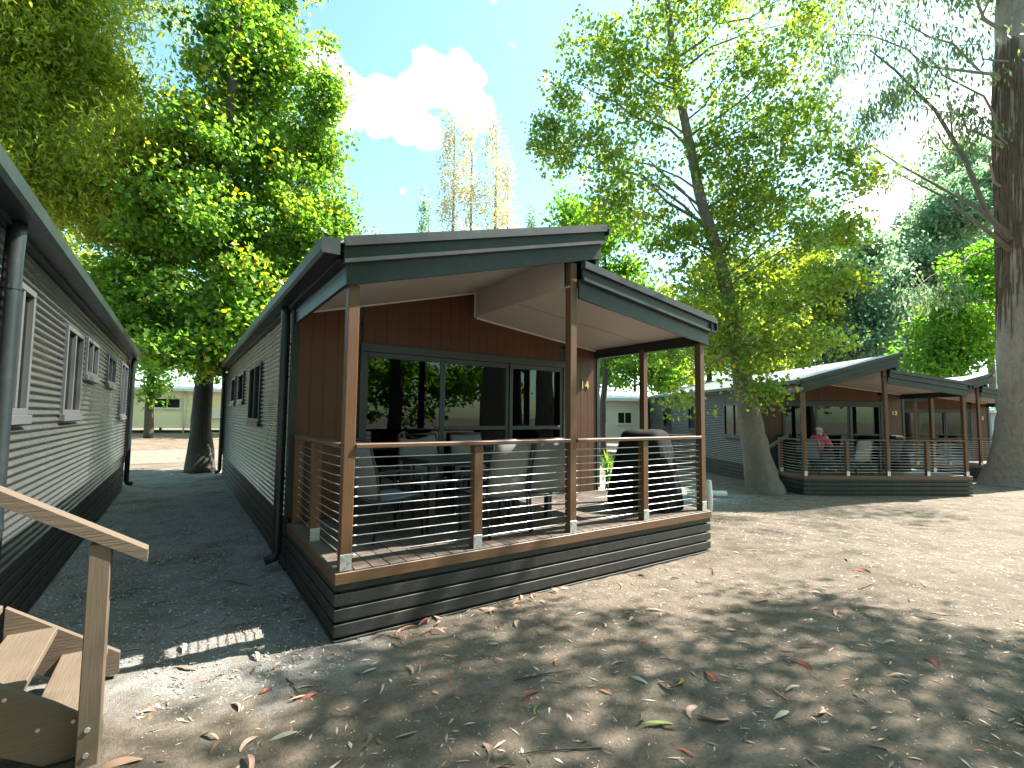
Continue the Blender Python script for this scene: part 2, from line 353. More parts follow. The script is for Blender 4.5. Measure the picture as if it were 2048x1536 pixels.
# long gum leaves, each its own piece lying on the dirt
def fallen(kind):
    q = random.Random(kind); L_ = q.uniform(.08, .15); w = L_*q.uniform(.055, .095); n = 9; v = []; f = []
    bend = q.uniform(-1.7, 1.7); arch = q.uniform(.03, .16); tw = q.uniform(-1.6, 1.6)
    x = y = 0; a = -bend/2
    for i in range(n):
        t = i/(n-1); ww = w*math.sin(math.pi*min(1, .08+t*.92))**.7; hz = arch*L_*math.sin(math.pi*t)+.004; r = tw*t
        px_, py_ = -math.sin(a), math.cos(a)
        for s in (-1, 0, 1):
            v.append((x+px_*ww*s*math.cos(r), y+py_*ww*s*math.cos(r), max(.001, hz+ww*s*math.sin(r)+abs(s)*ww*.2)))
        x += math.cos(a)*L_/(n-1); y += math.sin(a)*L_/(n-1); a += bend/(n-1)
    for i in range(n-1):
        for s in (0, 1): f.append((i*3+s, i*3+s+1, i*3+s+4, i*3+s+3))
    return v, f
FL_C = [(.40, .24, .17), (.44, .31, .23), (.50, .39, .29), (.30, .065, .035), (.40, .14, .075), (.17, .085, .05), (.36, .22, .15), (.20, .27, .06), (.55, .40, .05), (.24, .17, .12)]
FL_W = [6, 5, 4, 4.5, 5, 4, 6, .5, .5, 3]
FLM = [mat('fallen_leaf_%d' % i, c, .6, 0, .25, bscale=30) for i, c in enumerate(FL_C)]
FMESH = {}
def fallen_leaf(x, y, k=None, sc=None, z=None):
    ci = rnd.choices(range(len(FL_C)), FL_W)[0] if k is None else k; sh = rnd.randrange(9)
    if (ci, sh) not in FMESH:
        v, f = fallen(sh); me = bpy.data.meshes.new('fallen_leaf'); me.from_pydata(v, [], f); me.materials.append(FLM[ci])
        me.polygons.foreach_set('use_smooth', [True]*len(f)); FMESH[ci, sh] = me
    s = sc or rnd.uniform(.65, 1.4)
    o = link('fallen_leaf', FMESH[ci, sh], GROUND, (x, y, (g1(x, y) if z is None else z)+.002), (rnd.uniform(-.12, .12), rnd.uniform(-.12, .12), rnd.uniform(0, 6.28))); o.scale = (s, s, s*rnd.uniform(.7, 1.2))
cnt = 0
while cnt < 262:
    d = 2.0+7.5*rnd.random()**1.5; an = rnd.uniform(R(-2), R(82)); x, y = d*math.sin(an), d*math.cos(an)
    xx, yy = clear(np.array([x]), np.array([y]))
    if len(xx) and not (x < .9 and y > 5 and rnd.random() < .6): fallen_leaf(x, y); cnt += 1
for i in range(34):   # drift against the skirting
    x = rnd.uniform(1.05, 3.4); fallen_leaf(x, 3.9-abs(rnd.gauss(0, .09))-.02, rnd.choice((0, 1, 3, 4, 6)), None, .012)
# ------------------------------------------------------------------ cabins
def corr_sheet(mb, ax, c, u0, u1, z0, z1, sgn):
    """horizontally corrugated sheet in the plane ax = c between u0..u1, z0..z1"""
    p = .064; n = max(2, int((z1-z0)/p*8)); b = len(mb.v)
    for i in range(n+1):
        z = z0+(z1-z0)*i/n; w = c+sgn*.0105*math.cos(2*math.pi*z/p)
        for u in (u0, u1): mb.v.append((w, u, z) if ax == 'x' else (u, w, z))
    for i in range(n): mb.f.append((b+2*i, b+2*i+1, b+2*i+3, b+2*i+2))
def window(parent, ax, c, sgn, u0, u1, z0, z1, split=1, m=FRAME, curtain=False, pane=None):
    """framed window; ax/c the wall plane, sgn outward direction"""
    w = link('window', None, parent); t = .05; a, b = c-sgn*.05, c+sgn*.03
    lo, hi = min(a, b), max(a, b)
    def bar(nm, p0, p1, q0, q1, mm, l=lo, h=hi, bev=.003):
        return box(nm, *((l, h, p0, p1) if ax == 'x' else (p0, p1, l, h)), q0, q1, mm, w, bev)
    bar('sill', u0-.03, u1+.03, z0-.07, z0, m, min(c, c+sgn*.05), max(c, c+sgn*.05)); bar('frame', u0, u1, z1-t, z1, m); bar('frame', u0, u0+t, z0+.0005, z1-t, m); bar('frame', u1-t, u1, z0+.0005, z1-t, m); bar('frame', u0+t, u1-t, z0+.0005, z0+t, m)
    for k in range(1, split+1):
        if k <= split-0 and k < split+1 and split > 0:
            s = u0+(u1-u0)*k/(split+1); bar('mullion', s-.022, s+.022, z0+t, z1-t, m, lo+.004, hi-.004)
    bar('pane', u0+t, u1-t, z0+t, z1-t, pane or GLASS, c-sgn*.012-.003, c-sgn*.012+.003, 0)
    if curtain: bar('curtain', u0+t, u0+t+(u1-u0)*.4, z0+t, z1-t, CURTAIN, c-sgn*.09-.01, c-sgn*.09+.01, 0)
    return w
def number(txt, x, y, z, parent, size=.17):
    cu = bpy.data.curves.new('number', 'FONT'); cu.body = txt; cu.size = size; cu.extrude = .006; cu.bevel_depth = .0015; cu.space_character = 1.15; cu.offset = .003
    t = bpy.data.objects.new('tmp', cu); COL.objects.link(t)
    me = bpy.data.meshes.new_from_object(t.evaluated_get(bpy.context.evaluated_depsgraph_get())); bpy.data.objects.remove(t)
    me.materials.clear(); me.materials.append(BRASS)
    o = link('house_number', me, parent, (x, y, z), (R(90), 0, 0)); o['label'] = 'brass number %s on the red wall' % txt; return o
def stairs(cab, side, y0, y1, xe, zt, n=2):
    """timber steps leaving the deck sideways; side = +1 right, -1 left; xe the deck edge"""
    s = link('stairs', None, cab, (0, 0, .04)); S = side; run = .255; rise = .18
    for k in range(n):
        z = zt-rise*(k+1); a, b = xe+S*(run*k+.012), xe+S*(run*(k+1)-.012)
        box('tread', min(a, b), max(a, b), y0+.03, y1-.03, z-.045, z, STAIR, s, .006)
    if abs(xe) > .05: box('tread', min(xe-S*.012, -S*.012+0), max(xe-S*.012, -S*.012), y0+.03, y1-.03, zt-.045, zt, STAIR, s, .006)
    for y in (y0, y1-.045):
        e = xe+S*(run*n+.05)
        poly = [(xe, zt-.02), (e, zt-rise*n-.06), (e, zt-rise*n-.19), (e-S*.12, zt-rise*(n+1)-.02), (e-S*.22, zt-rise*(n+1)-.02), (xe, zt-.34)]
        mb = MB().prism(poly, y, y+.045); st = mb.build('stringer', STAIRX, s)
        for k in range(n):
            for dx in (.06, .19):
                b = MB(); px_ = xe+S*(run*k+dx); pz = zt-rise*(k+1)-.022
                b.tube([(px_, y-.006 if y == y0 else y+.051, pz), (px_, y+.002 if y == y0 else y+.043, pz)], .009, 8).build('bolt', GALV, st)
    px0 = xe+S*run*n; y = y0
    pl, pr = sorted((px0-S*.04, px0+S*.05))
    po = box('stair_post', pl, pr, y-.09, y-.002, zt-rise*(n+1)-.12, zt+.50, STAIRP, s, .005)
    for dz in (.12, .24): MB().tube([(px0, y-.096, zt-rise*3+dz-.1), (px0, y-.088, zt-rise*3+dz-.1)], .012, 8).build('bolt', GALV, s)
    sl = .60; x_a, x_b = xe-S*.25, px0+S*.20
    za = zt+.505+sl*abs(px0-x_a); zb = zt+.505-sl*abs(x_b-px0)
    mb = MB().prism([(x_a, za), (x_b, zb), (x_b, zb+.062), (x_a, za+.075)], y-.10, y+.01); mb.build('stair_handrail', STAIRX, s)
    return s
def cabin(label, loc, rz, num, stair=None, lwin=(), rwin=(), fr=FRAME, rail_left='full', mirror=False):
    c = thing('cabin', label, 'cabin', loc, rz, 'cabins of the same dark corrugated design')
    if mirror: c.scale = (-1, 1, 1)
    DW, DD, LEN, WR = 4.83, 2.03, 12.0, 4.76
    # --- skirting boards, each board its own piece, over a dark box that paints the void's shade
    body = MB().box(.06, DW-.06, .06, DD-.01, -.25, .40); body.box(.05, WR-.05, DD+.05, LEN-.05, -.25, .57)
    body.build('dark_void_box', DARK, c, key='base')
    tops = (.478, .363, .248, .133, .018, -.097, -.212)
    for t in tops:
        z0, z1 = t-.093, min(t, .4365)
        box('skirting_board', .001, DW-.001, .004, .028, z0, z1, SKIRT, c)
        box('skirting_board', 0, .024, .0285, DD-.02, z0, z1, SKIRT, c); box('skirting_board', DW-.024, DW, .0285, DD-.02, z0, z1, SKIRT, c)
    for t in (.585,)+tops:
        for x in (-.012, WR-.012): box('skirting_board', x, x+.024, DD+.005, LEN, t-.093, t, SKIRT, c)
    box('deck_trim', -.006, DW+.006, -.012, .018, .437, .527, RAIL, c, .005)
    for x in (-.008, DW-.022): box('deck_trim', x, x+.03, .0185, DD, .437, .527, RAIL, c, .005)
    p = .1418
    for k in range(34): box('deck_board', .004+k*p, .004+k*p+p-.007, -.004 if k else .02, DD-.003, .512, .540, DECK, c, .003)
    # --- posts, brackets, rails, cables
    def post(x, y, z1, br=True, m=POST):
        po = box('post', x, x+.09, y, y+.09, .541, z1, m, c, .005)
        if br:
            s = box('bracket', x-.003, x+.085, y-.007, y-.001, .46+.075, .66, GALV, po, .001); s.location -= po.location
            for dx, dz in ((.02, .64), (.066, .60), (.04, .565)):
                b = MB().tube([(x+dx, y-.014, dz), (x+dx, y-.006, dz)], .007, 6).build('bolt', GALV, po); b.location = -po.location
        return po
    post(.035, .008, 2.80); post(1.225, .008, 1.478); post(2.385, .008, 3.43); post(3.53, .008, 1.478); post(4.665, .008, 2.76)
    post(4.665, .97, 2.76); post(.035, 1.06, 1.478); post(.035, 1.93, 1.52, False)
    box('handrail', .127, 2.383, -.008, .108, 1.479, 1.517, RAIL, c, .006); box('handrail', 2.477, 4.663, -.008, .108, 1.479, 1.517, RAIL, c, .006)
    def cable(p0, p1, sag):
        pts = [Vector(p0).lerp(Vector(p1), t)-Vector((0, 0, sag*4*t*(1-t))) for t in (0, .25, .5, .75, 1)]
        o = MB().tube(pts, .0042, 6).build('cable', STEEL, c, True)
        for e, s in ((pts[0], 1), (pts[-1], -1)):
            d = (pts[1]-pts[0]).normalized()*s
            f = MB().tube([e, e+d*.045], .0065, 6).build('cable_fitting', STEEL, o, True)
    for k in range(11):
        z = .632+.077*k; j = rnd.uniform(-.002, .002)
        cable((.126, .05, z+j), (2.384, .05, z+j), .003); cable((2.476, .05, z), (4.664, .05, z), .003)
        cable((.08, .1, z), (.08, 1.93 if rail_left == 'full' else 1.06, z), rnd.uniform(.008, .028))
        cable((4.71, .1, z), (4.71, .968, z), rnd.uniform(.004, .014))
    box('handrail', .02, .135, .112, 1.96 if rail_left == 'full' else 1.15, 1.4795, 1.517, RAIL, c, .006)
    box('handrail', 4.655, 4.765, .112, .968, 1.4795, 1.517, RAIL, c, .006)
    # --- side walls of corrugated sheet round their windows
    def wall(ax_c, sgn, wins):
        mb = MB(); y = DD+.02; zt = 2.98 if ax_c < 1 else 2.90
        for (a, b, z0, z1, sp) in sorted(wins):
            corr_sheet(mb, 'x', ax_c, y, a, .585, zt, sgn); corr_sheet(mb, 'x', ax_c, a, b, .585, z0, sgn); corr_sheet(mb, 'x', ax_c, a, b, z1, zt, sgn); y = b
        corr_sheet(mb, 'x', ax_c, y, LEN, .585, zt, sgn)
        w = mb.build('wall', CORR, c, True)
        for (a, b, z0, z1, sp) in wins: window(c, 'x', ax_c, sgn, a, b, z0, z1, sp, fr)
        x0, x1 = sorted((ax_c-sgn*.10, ax_c-sgn*.12)); mb = MB(); y = DD+.06
        for (a, b, z0, z1, sp) in sorted(wins):
            mb.box(x0, x1, y, a, .58, 2.95); mb.box(x0, x1, a, b, .58, z0); mb.box(x0, x1, a, b, z1, 2.95); y = b
        mb.box(x0, x1, y, LEN-.1, .58, 2.95); mb.build('lining', INWALL, c)
    wall(0, -1, lwin); wall(WR, 1, rwin)
    mb = MB(); corr_sheet(mb, 'y', LEN, .0, WR, .585, 2.9, 1); mb.build('wall', CORR, c, True)
    MB().box(.12, WR-.12, DD+.1, LEN-.1, .55, .575).build('floor', DARK, c, key='cabfloor')
    MB().box(.12, WR-.12, 8.0, 8.08, .575, 2.9).build('partition', INWALL, c, key='cabpart')
    for x in (-.03, WR-.04): box('corner_trim', x, x+.07, DD-.012, DD+.058, .59, 2.94, TRIM, c)
    for x in (-.02, WR-.04): box('corner_trim', x, x+.06, LEN-.03, LEN+.03, .59, 2.9, TRIM, c)
    # --- red plank front wall with the glazed door set
    p = .1495; k = 0; x = .035
    while x < WR-.05:
        x1 = min(x+p-.0015, WR-.045); xm = (x+x1)/2
        zt = 2.96+.255*x if x1 < 2.36 else (3.45 if x < 2.36 else 3.19-.1205*(x-2.36))
        z0 = 2.635 if (x1 > .75 and x < 4.05) else .545
        if x < .75 < x1: z0 = .545; x1 = .749
        if x < 4.05 < x1: x = 4.051; z0 = .545
        box('plank', x, x1, DD+.004, DD+.024, z0, zt, RED, c, .002); x += p if x != 4.051 else (x1+.0015-4.051)
    MB().box(.04, .75, DD+.026, DD+.09, .55, 2.9).box(4.05, 4.71, DD+.026, DD+.09, .55, 2.85).box(.75, 4.05, DD+.026, DD+.09, 2.64, 2.85).build('backing', DARK, c, key='frontback')
    d = link('sliding_door', None, c)
    box('frame', .75, 4.05, DD-.03, DD+.06, 2.53, 2.633, FRAME, d); box('frame', .75, .82, DD-.03, DD+.06, .542, 2.529, FRAME, d); box('frame', 3.98, 4.05, DD-.03, DD+.06, .542, 2.529, FRAME, d)
    box('sill', .82, 3.98, DD-.03, DD+.06, .542, .60, FRAME, d)
    for i, (a, b) in enumerate(((.82, 1.86), (1.86, 2.96), (2.96, 3.98))):
        pn = link('door_panel', None, d); o_ = .02 if i == 1 else .0; y0 = DD-.012+o_; y1 = y0+.03
        e = .055 if i else .03
        box('stile', a, a+e, y0, y1, .601, 2.529, FRAME, pn); box('stile', b-e-.002, b-.002, y0, y1, .601, 2.529, FRAME, pn)
        box('top_rail', a+e, b-e-.002, y0, y1, 2.46, 2.529, FRAME, pn); box('bottom_rail', a+e, b-e-.002, y0, y1, .601, .70, FRAME, pn)
        if i: box('mid_rail', a+e, b-e-.002, y0, y1, 1.555, 1.61, FRAME, pn)
        MB().box(a+e, b-e-.002, y0+.012, y0+.018, .70, 2.46).build('pane', GLASS, pn)
    if num: number(num, 4.36, DD-.001, 2.22, c)
    b = MB().box(.56, .68, DD-.04, DD+.002, 1.10, 1.185).build('power_outlet', WHITE, c); b['label'] = 'white power outlet on the red wall'
    # --- ceilings
    MB().prism([(.0, 2.91), (2.36, 3.512), (2.36, 3.526), (.0, 2.924)], .02, DD+.02).build('ceiling', SOFFIT, c, key='ceilA')
    MB().prism([(2.372, 3.153), (4.70, 2.872), (4.70, 2.886), (2.372, 3.167)], .02, DD+.02).build('ceiling', SOFFIT, c, key='ceilB')
    MB().box(2.36, 2.372, .1, DD+.02, 3.153, 3.53).build('ceiling_step', SOFFIT, c, key='ceilC')
    for (xa, za, xb, zb) in ((.0, 2.905, 2.355, 3.505), (2.375, 3.147, 4.70, 2.866)):
        MB().prism([(xa, za-.022), (xb, zb-.022), (xb, zb), (xa, za)], DD-.02, DD+.003).build('ceiling_trim', WHITE, c)
    box('ceiling_trim', 2.338, 2.359, DD-.02, DD+.003, 3.14, 3.49, WHITE, c, .002)
    for y in (1.0,): MB().prism([(2.38, 3.149), (4.69, 2.870), (4.69, 2.873), (2.38, 3.152)], y, y+.006).build('ceiling_joint', GREYF, c, key='cj')
    # --- beams and fascias
    MB().prism([(.04, 2.785), (2.39, 3.423), (2.39, 3.4235), (2.80, 3.535), (2.80, 3.722), (.0, 2.958), (.0, 2.785)], -.03, .0).build('fascia', TRIM, c, key='fa')
    MB().prism([(2.478, 3.035), (4.80, 2.735), (4.80, 2.95), (2.478, 3.245)], -.028, .0).build('fascia', TRIM, c, key='fb')
    box('side_beam', .0, .034, .002, DD, 2.785, 2.95, TRIM, c); box('side_beam', 4.757, 4.80, .002, DD, 2.735, 2.90, TRIM, c)
    box('side_beam', 4.68, 4.74, .1, DD, 2.73, 2.86, TRIM, c)
    for nm, mt, dz0, dz1, yy, ky in (('barge_mould', TRIM, -.06, .045, -.062, 'bm'), ('barge_roll', CAP, -.085, -.052, -.082, 'br'), ('barge_cap', CAP, .047, .125, -.10, 'bc')):
        z = 3.025
        MB().prism([(-.03, z+dz0), (2.83, z+.2676*2.86+dz0), (2.83, z+.2676*2.86+dz1), (-.03, z+dz1)], yy, -.031).build(nm, mt, c, key=ky+'1')
        z = 3.31
        MB().prism([(2.50, z+dz0), (4.90, z-.138*2.40+dz0), (4.90, z-.138*2.40+dz1), (2.50, z+dz1)], yy, -.031).build(nm, mt, c, key=ky+'2')
    # --- roof sheets with ribs
    def roof(xa, za, xb, zb, key):
        mb = MB(); n = 96; L_ = LEN+.12; y0 = -.03
        v0 = len(mb.v)
        for i in range(n*2+1):
            y = y0+(L_-y0)*i/(n*2); h = .018 if i % 2 else 0
            mb.v += [(xa, y, za+h), (xb, y, zb+h), (xa, y, za-.05), (xb, y, zb-.05)]
        for i in range(n*2):
            a = v0+4*i; mb.f += [(a, a+1, a+5, a+4), (a+2, a+6, a+7, a+3), (a, a+4, a+6, a+2), (a+1, a+3, a+7, a+5)]
        return mb.build('roof', ROOFM, c, key=key)
    roof(-.14, 3.085, 2.84, 3.885, 'roofA'); roof(2.72, 3.34, 4.98, 3.03, 'roofB')
    MB().box(2.74, 2.80, .0, LEN, 3.32, 3.76).build('clerestory_wall', TRIM, c, key='cler')
    MB().prism([(2.76, 3.86), (2.875, 3.89), (2.875, 3.80), (2.86, 3.80), (2.86, 3.875), (2.76, 3.85)], -.1, LEN+.12).build('ridge_flashing', CAP, c, key='ridge')
    # gutters and downpipes
    gp = [(-.205, 3.115), (-.205, 3.02), (-.185, 2.99), (-.07, 2.99), (-.07, 3.10), (-.08, 3.10), (-.08, 3.005), (-.18, 3.005), (-.19, 3.03), (-.19, 3.115)]
    MB().prism(gp, -.09, LEN+.12).build('gutter', TRIM, c, key='gutL'); box('gutter_end', -.205, -.07, -.094, -.09, 2.99, 3.115, CAP, c, 0)
    MB().prism([(4.70+.02-x, z-.075) for x, z in gp][::-1], -.09, LEN+.12).build('gutter', TRIM, c, key='gutR')
    MB().prism([(-.07, 2.955), (.0, 2.955), (.0, 2.985), (-.07, 2.985)], .0, LEN).build('eave_lining', TRIM, c, key='eaL')
    MB().prism([(WR+.012, 2.90), (4.99, 2.93), (4.99, 2.955), (WR+.012, 2.93)], DD, LEN).build('eave_lining', TRIM, c, key='eaR')
    for x, zt in ((-.075, 3.0), (WR+.075, 2.92)):
        for y in (DD+.16, LEN-.05):
            s = 1 if x > 1 else -1; xo = x+s*.005
            pts = [(xo, y, zt), (xo, y, zt-.1), (x, y, zt-.25), (x, y, .45), (x, y, .20), (x+s*.02, y, .14), (x+s*.12, y, .11)]
            dp = MB().tube(pts, .050, 14).build('downpipe', TRIM, c, True)
            for z in (2.55, 1.0): MB().box(min(x, x-s*.07), max(x, x-s*.07), y-.012, y+.012, z, z+.02).tube([(x, y, z-.005), (x, y, z+.025)], .054, 14).build('pipe_clip', TRIM, dp)
    if stair: stairs(c, *stair)
    return c
LW14 = [(4.65, 6.15, 1.62, 2.58, 1), (7.2, 8.3, 2.0, 2.6, 0), (9.0, 10.0, 2.0, 2.6, 0)]
RW14 = [(2.75, 3.25, 1.3, 2.3, 0), (5.1, 5.9, 1.3, 2.3, 1)]
cabin('dark corrugated cabin numbered 14 with two empty grey chairs at its deck rail', (1.04, 3.92, 0), 0, '14', None, LW14, RW14)
LW15 = [(2.45, 3.1, 1.72, 2.70, 1), (4.5, 5.5, 1.72, 2.66, 1), (5.8, 6.8, 2.22, 2.70, 1), (7.96, 9.05, 2.22, 2.70, 1), (10.1, 11.4, 1.66, 2.76, 1)]
cabin('dark corrugated cabin with timber steps down to the gravel lane', (-1.03, 2.25, 0), 0, None, (-1, 1.09, 2.0, -.21, .54), LW15, RW14, GREYF, rail_left='half', mirror=True)
e30 = R(-30.6); c13 = pix(1607, 945, 13.05)
O13 = Vector((c13.x, c13.y, -.30))
LW13 = [(2.9, 4.2, 1.45, 2.55, 1), (5.9, 7.2, 1.6, 2.55, 1), (9.2, 10.0, 1.6, 2.5, 0)]
cabin('dark corrugated cabin numbered 13 with a person sitting on its deck', O13, e30, '13', (-1, 1.06, 1.96, -.01, .54), LW13, RW14, rail_left='half')
c12 = pix(1978, 845, 20.0); a12 = R(-34)
O12 = Vector((c12.x, c12.y, 0))-Matrix.Rotation(a12, 3, 'Z') @ Vector((4.76, 2.03, 0)); O12.z = -.40
cabin('dark corrugated cabin numbered 12 beside the big gum trunk', O12, a12, '12', None, LW14, RW14)
def weatherboard(label, loc, rz, L_, m, wins, group=None, h=2.75, z0=.45):
    c = thing('weatherboard_cabin', label, 'cabin', loc, rz, group); D = 4.0; n = int((h-z0)/.17)
    for k in range(n):
        z = z0+k*.17
        o = MB().prism([(-.012, z), (.02, z), (.02, z+.17), (.004, z+.17)], 0, L_, 'x').build('board', m, c, key=('wb', L_, m.name, round(z, 3)))
    zt = z0+n*.17
    MB().box(0, L_, .021, D, z0, zt).build('wall', m, c)
    MB().prism([(-.35, zt+.02), (D/2, zt+.5), (D+.3, zt+.02), (D+.3, zt-.06), (-.35, zt-.10)], -.3, L_+.3, 'x').build('roof', WROOF, c)
    MB().prism([(-.45, zt+.05), (-.35, zt+.05), (-.35, zt-.1), (-.45, zt-.1)], -.3, L_+.3, 'x').build('gutter', WHITE, c)
    for (a, b, q0, q1) in wins: window(c, 'y', -.035, -1, a, b, q0, q1, 1, WHITE, False, DGLASS)
    x = .6
    while x < L_: box('stump', x, x+.12, .3, .42, -.3, z0, DARK, c); x += 1.8
    for x in (L_*.40, L_-.3): MB().tube([(x, -.08, zt-.1), (x, -.08, .1)], .045, 8).build('downpipe', WHITE, c, True)
    return c
CB = Vector((-7.0, 35.0, .45))
cb = weatherboard('cream weatherboard cabin across the lane behind the shady tree', CB, R(-4), 18, CREAM, [(5.7, 7.0, 1.55, 2.15), (10.6, 12.0, 1.25, 2.2), (1.5, 3.0, 1.4, 2.2)])
box('meter_box', 8.6, 9.1, -.25, -.012, 1.0, 1.5, WHITE, cb); mb = MB(); mb.tube([(8.3, 1, 3.0), (8.3, 1, 4.7)], .03, 6).tube([(7.6, 1, 4.55), (9.0, 1, 4.55)], .02, 6)
for i in range(5): mb.tube([(7.7+i*.3, .7, 4.55), (7.7+i*.3, 1.3, 4.55)], .012, 5)
mb.build('antenna', GALV, cb)
p = pix(1196, 880, 27); weatherboard('pale weatherboard cabin behind the spiky green plant', (p.x-2.5, p.y+.5, -.1), R(-34), 5.2, PALE, [(3.2, 4.0, 1.5, 2.15)], h=3.0)
p = pix(1984, 870, 27); weatherboard('blue grey weatherboard cabin past the cabin numbered 12', (p.x, p.y, -.5), R(-34), 6, BLUEG, [(.5, 1.5, 1.4, 2.5)], h=3.0)
# ------------------------------------------------------------------ deck furniture
def chair(label, loc, rz, group):
    c = thing('chair', label, 'chair', loc, rz, group)      # faces local +y
    for s in (-1, 1):
        x = s*.26
        MB().tube([(x, .24, 0), (x, .235, .42), (x, .22, .64)], .014, 8).build('leg', BLACKM, c, True, key=('cl', s))
        MB().tube([(x, -.30, 0), (x, -.24, .40), (x, -.27, .62), (x*.97, -.36, .96)], .014, 8).build('leg', BLACKM, c, True, key=('cb', s))
        MB().tube([(x, .235, .64), (x, .0, .665), (x, -.285, .655)], .017, 8).build('armrest', BLACKM, c, True, key=('ca', s))
        MB().tube([(x, .235, .40), (x, -.24, .38)], .012, 8).build('seat_rail', BLACKM, c, True, key=('cs', s))
    def sling(nm, m, pts, key):
        mb = MB(); n = len(pts)
        for y, z in pts:
            for k in range(5):
                t = k/4*2-1; d = .02*(1-t*t); mb.v.append((t*.25, y-(d if nm == 'backrest' else 0), z-(0 if nm == 'backrest' else d)))
        for i in range(n-1):
            for k in range(4): mb.f.append((i*5+k, i*5+k+1, i*5+k+6, i*5+k+5))
        o = mb.build(nm, m, c, True, key=key); return o
    for nm, m, pts in (('seat', SEATF, [(.25, .415), (.15, .42), (-.05, .40), (-.22, .385)]), ('backrest', FABRIC, [(-.235, .39), (-.245, .5), (-.265, .62), (-.31, .80), (-.355, .95)])):
        o = sling(nm, m, pts, nm)
        if not o.modifiers: o.modifiers.new('thickness', 'SOLIDIFY').thickness = .008
    MB().tube([(-.255, -.362, .965), (.255, -.362, .965)], .016, 8).build('back_rail', BLACKM, c, True, key='cbr')
    MB().tube([(-.26, -.24, .385), (.26, -.24, .385)], .012, 8).build('cross_rail', BLACKM, c, True, key='ccr')
    return c
def table(label, loc, rz, L_=1.7, D=.9):
    t = thing('table', label, 'table', loc, rz, 'outdoor dining tables')
    n = 8
    for k in range(n): box('slat', -L_/2+.04, L_/2-.04, -D/2+.04+k*(D-.08)/n+.003, -D/2+.04+(k+1)*(D-.08)/n-.003, .715, .735, TABLE, t, .003)
    for y in (-D/2, D/2-.04): box('apron', -L_/2, L_/2, y, y+.04, .68, .738, BLACKM, t)
    for x in (-L_/2, L_/2-.04): box('apron', x, x+.04, -D/2+.04, D/2-.04, .68, .738, BLACKM, t)
    for x in (-L_/2+.02, L_/2-.09):
        for y in (-D/2+.02, D/2-.09): box('leg', x, x+.07, y, y+.07, 0, .679, BLACKM, t)
    return t
def bbq(label, loc, rz, sx=1., group='covered barbecues on the decks'):
    c = thing('covered_barbecue', label, 'barbecue', loc, rz, group)
    q = random.Random(3); rings = [(.0, .37, .29), (.12, .375, .295), (.3, .355, .28), (.6, .315, .26), (.8, .275, .245), (.93, .245, .23), (1.0, .225, .205), (1.035, .18, .15), (1.045, .08, .06)]
    n = 48; mb = MB()
    fold = [q.uniform(-1, 1) for _ in range(n)]
    for i, (z, a, b) in enumerate(rings):
        for k in range(n):
            t = 2*math.pi*k/n; e = 4.5; cx, sx_ = math.cos(t), math.sin(t)
            r = (abs(cx)**e+abs(sx_)**e)**(-1/e); w = max(0, 1-z/1.0)
            w_ = 1+.07*w*math.sin(k*2.4+fold[k]*.8+z*2)+.014*fold[k]*w
            mb.v.append((a*r*cx*w_*sx, b*r*sx_*w_, z*(1+.012*math.sin(t*2+1))+(0 if i else .004+.006*fold[k])))
    for i in range(len(rings)-1):
        for k in range(n): mb.f.append((i*n+k, i*n+(k+1) % n, (i+1)*n+(k+1) % n, (i+1)*n+k))
    mb.f.append(tuple((len(rings)-1)*n+k for k in range(n)))
    o = mb.build('cover', COVER, c, True)
    for x in (-.3, .3):
        for y in (-.2, .2): MB().tube([(x, y-.015, .03), (x, y+.015, .03)], .028, 10).build('castor', BLACKM, c, True)
    MB().tube([(.33, -.2, .5), (.44, -.24, .38), (.40, -.22, .36), (.35, -.21, .46)], .006, 5).build('strap', GREYF, o)
    return c
DZ = .541
G14 = 'chairs round the table on the deck of cabin 14'
table('dark slatted dining table on the deck of cabin 14', (2.95, 5.02, DZ), 0, 1.65, .8)
chair('grey sling chair at the head of the table, its side to the rail', (1.78, 4.83, DZ), R(-80), G14)
chair('grey sling chair drawn up to the table beside the middle short post', (2.80, 4.45, DZ), R(4), G14)
chair('grey sling chair with a sunlit corner next to the tall middle post', (3.42, 4.47, DZ), R(-6), G14)
chair('chair behind the table facing the rail, by the fixed glass pane', (2.55, 5.60, DZ), R(178), G14)
chair('chair behind the table facing the rail, by the sliding door', (3.30, 5.60, DZ), R(184), G14)
bbq('barbecue under a black cover on the deck of cabin 14', (5.30, 4.53, DZ), R(-78), 1.22)
R13 = Matrix.Rotation(e30, 3, 'Z')
def at13(x, y, z=.541): return O13+R13 @ Vector((x, y, z))
def at12(x, y, z=.541): return O12+Matrix.Rotation(a12, 3, 'Z') @ Vector((x, y, z))
G13 = 'chairs round the table on the deck of cabin 13'
table('dark slatted dining table in front of the person in pink', at13(1.95, .95), e30, 1.6, .8)
chair('chair that the person in pink sits on', at13(.95, .72), e30+R(-75), G13)
chair('empty chair on the sunlit boards of cabin 13 facing the table', at13(3.05, .85), e30+R(85), G13)
chair('empty chair with its back to the rail of cabin 13', at13(1.75, .35), e30+R(5), G13)
bbq('barbecue under a black cover at the dark corner of cabin 13', at13(.45, 1.55), e30, .9)
bbq('barbecue under a black cover on the sunny side of cabin 13', at13(3.95, 1.5), e30+R(90), .8)
bbq('barbecue under a black cover half hidden by the gum trunk', at12(4.2, .75), a12, 1.0)
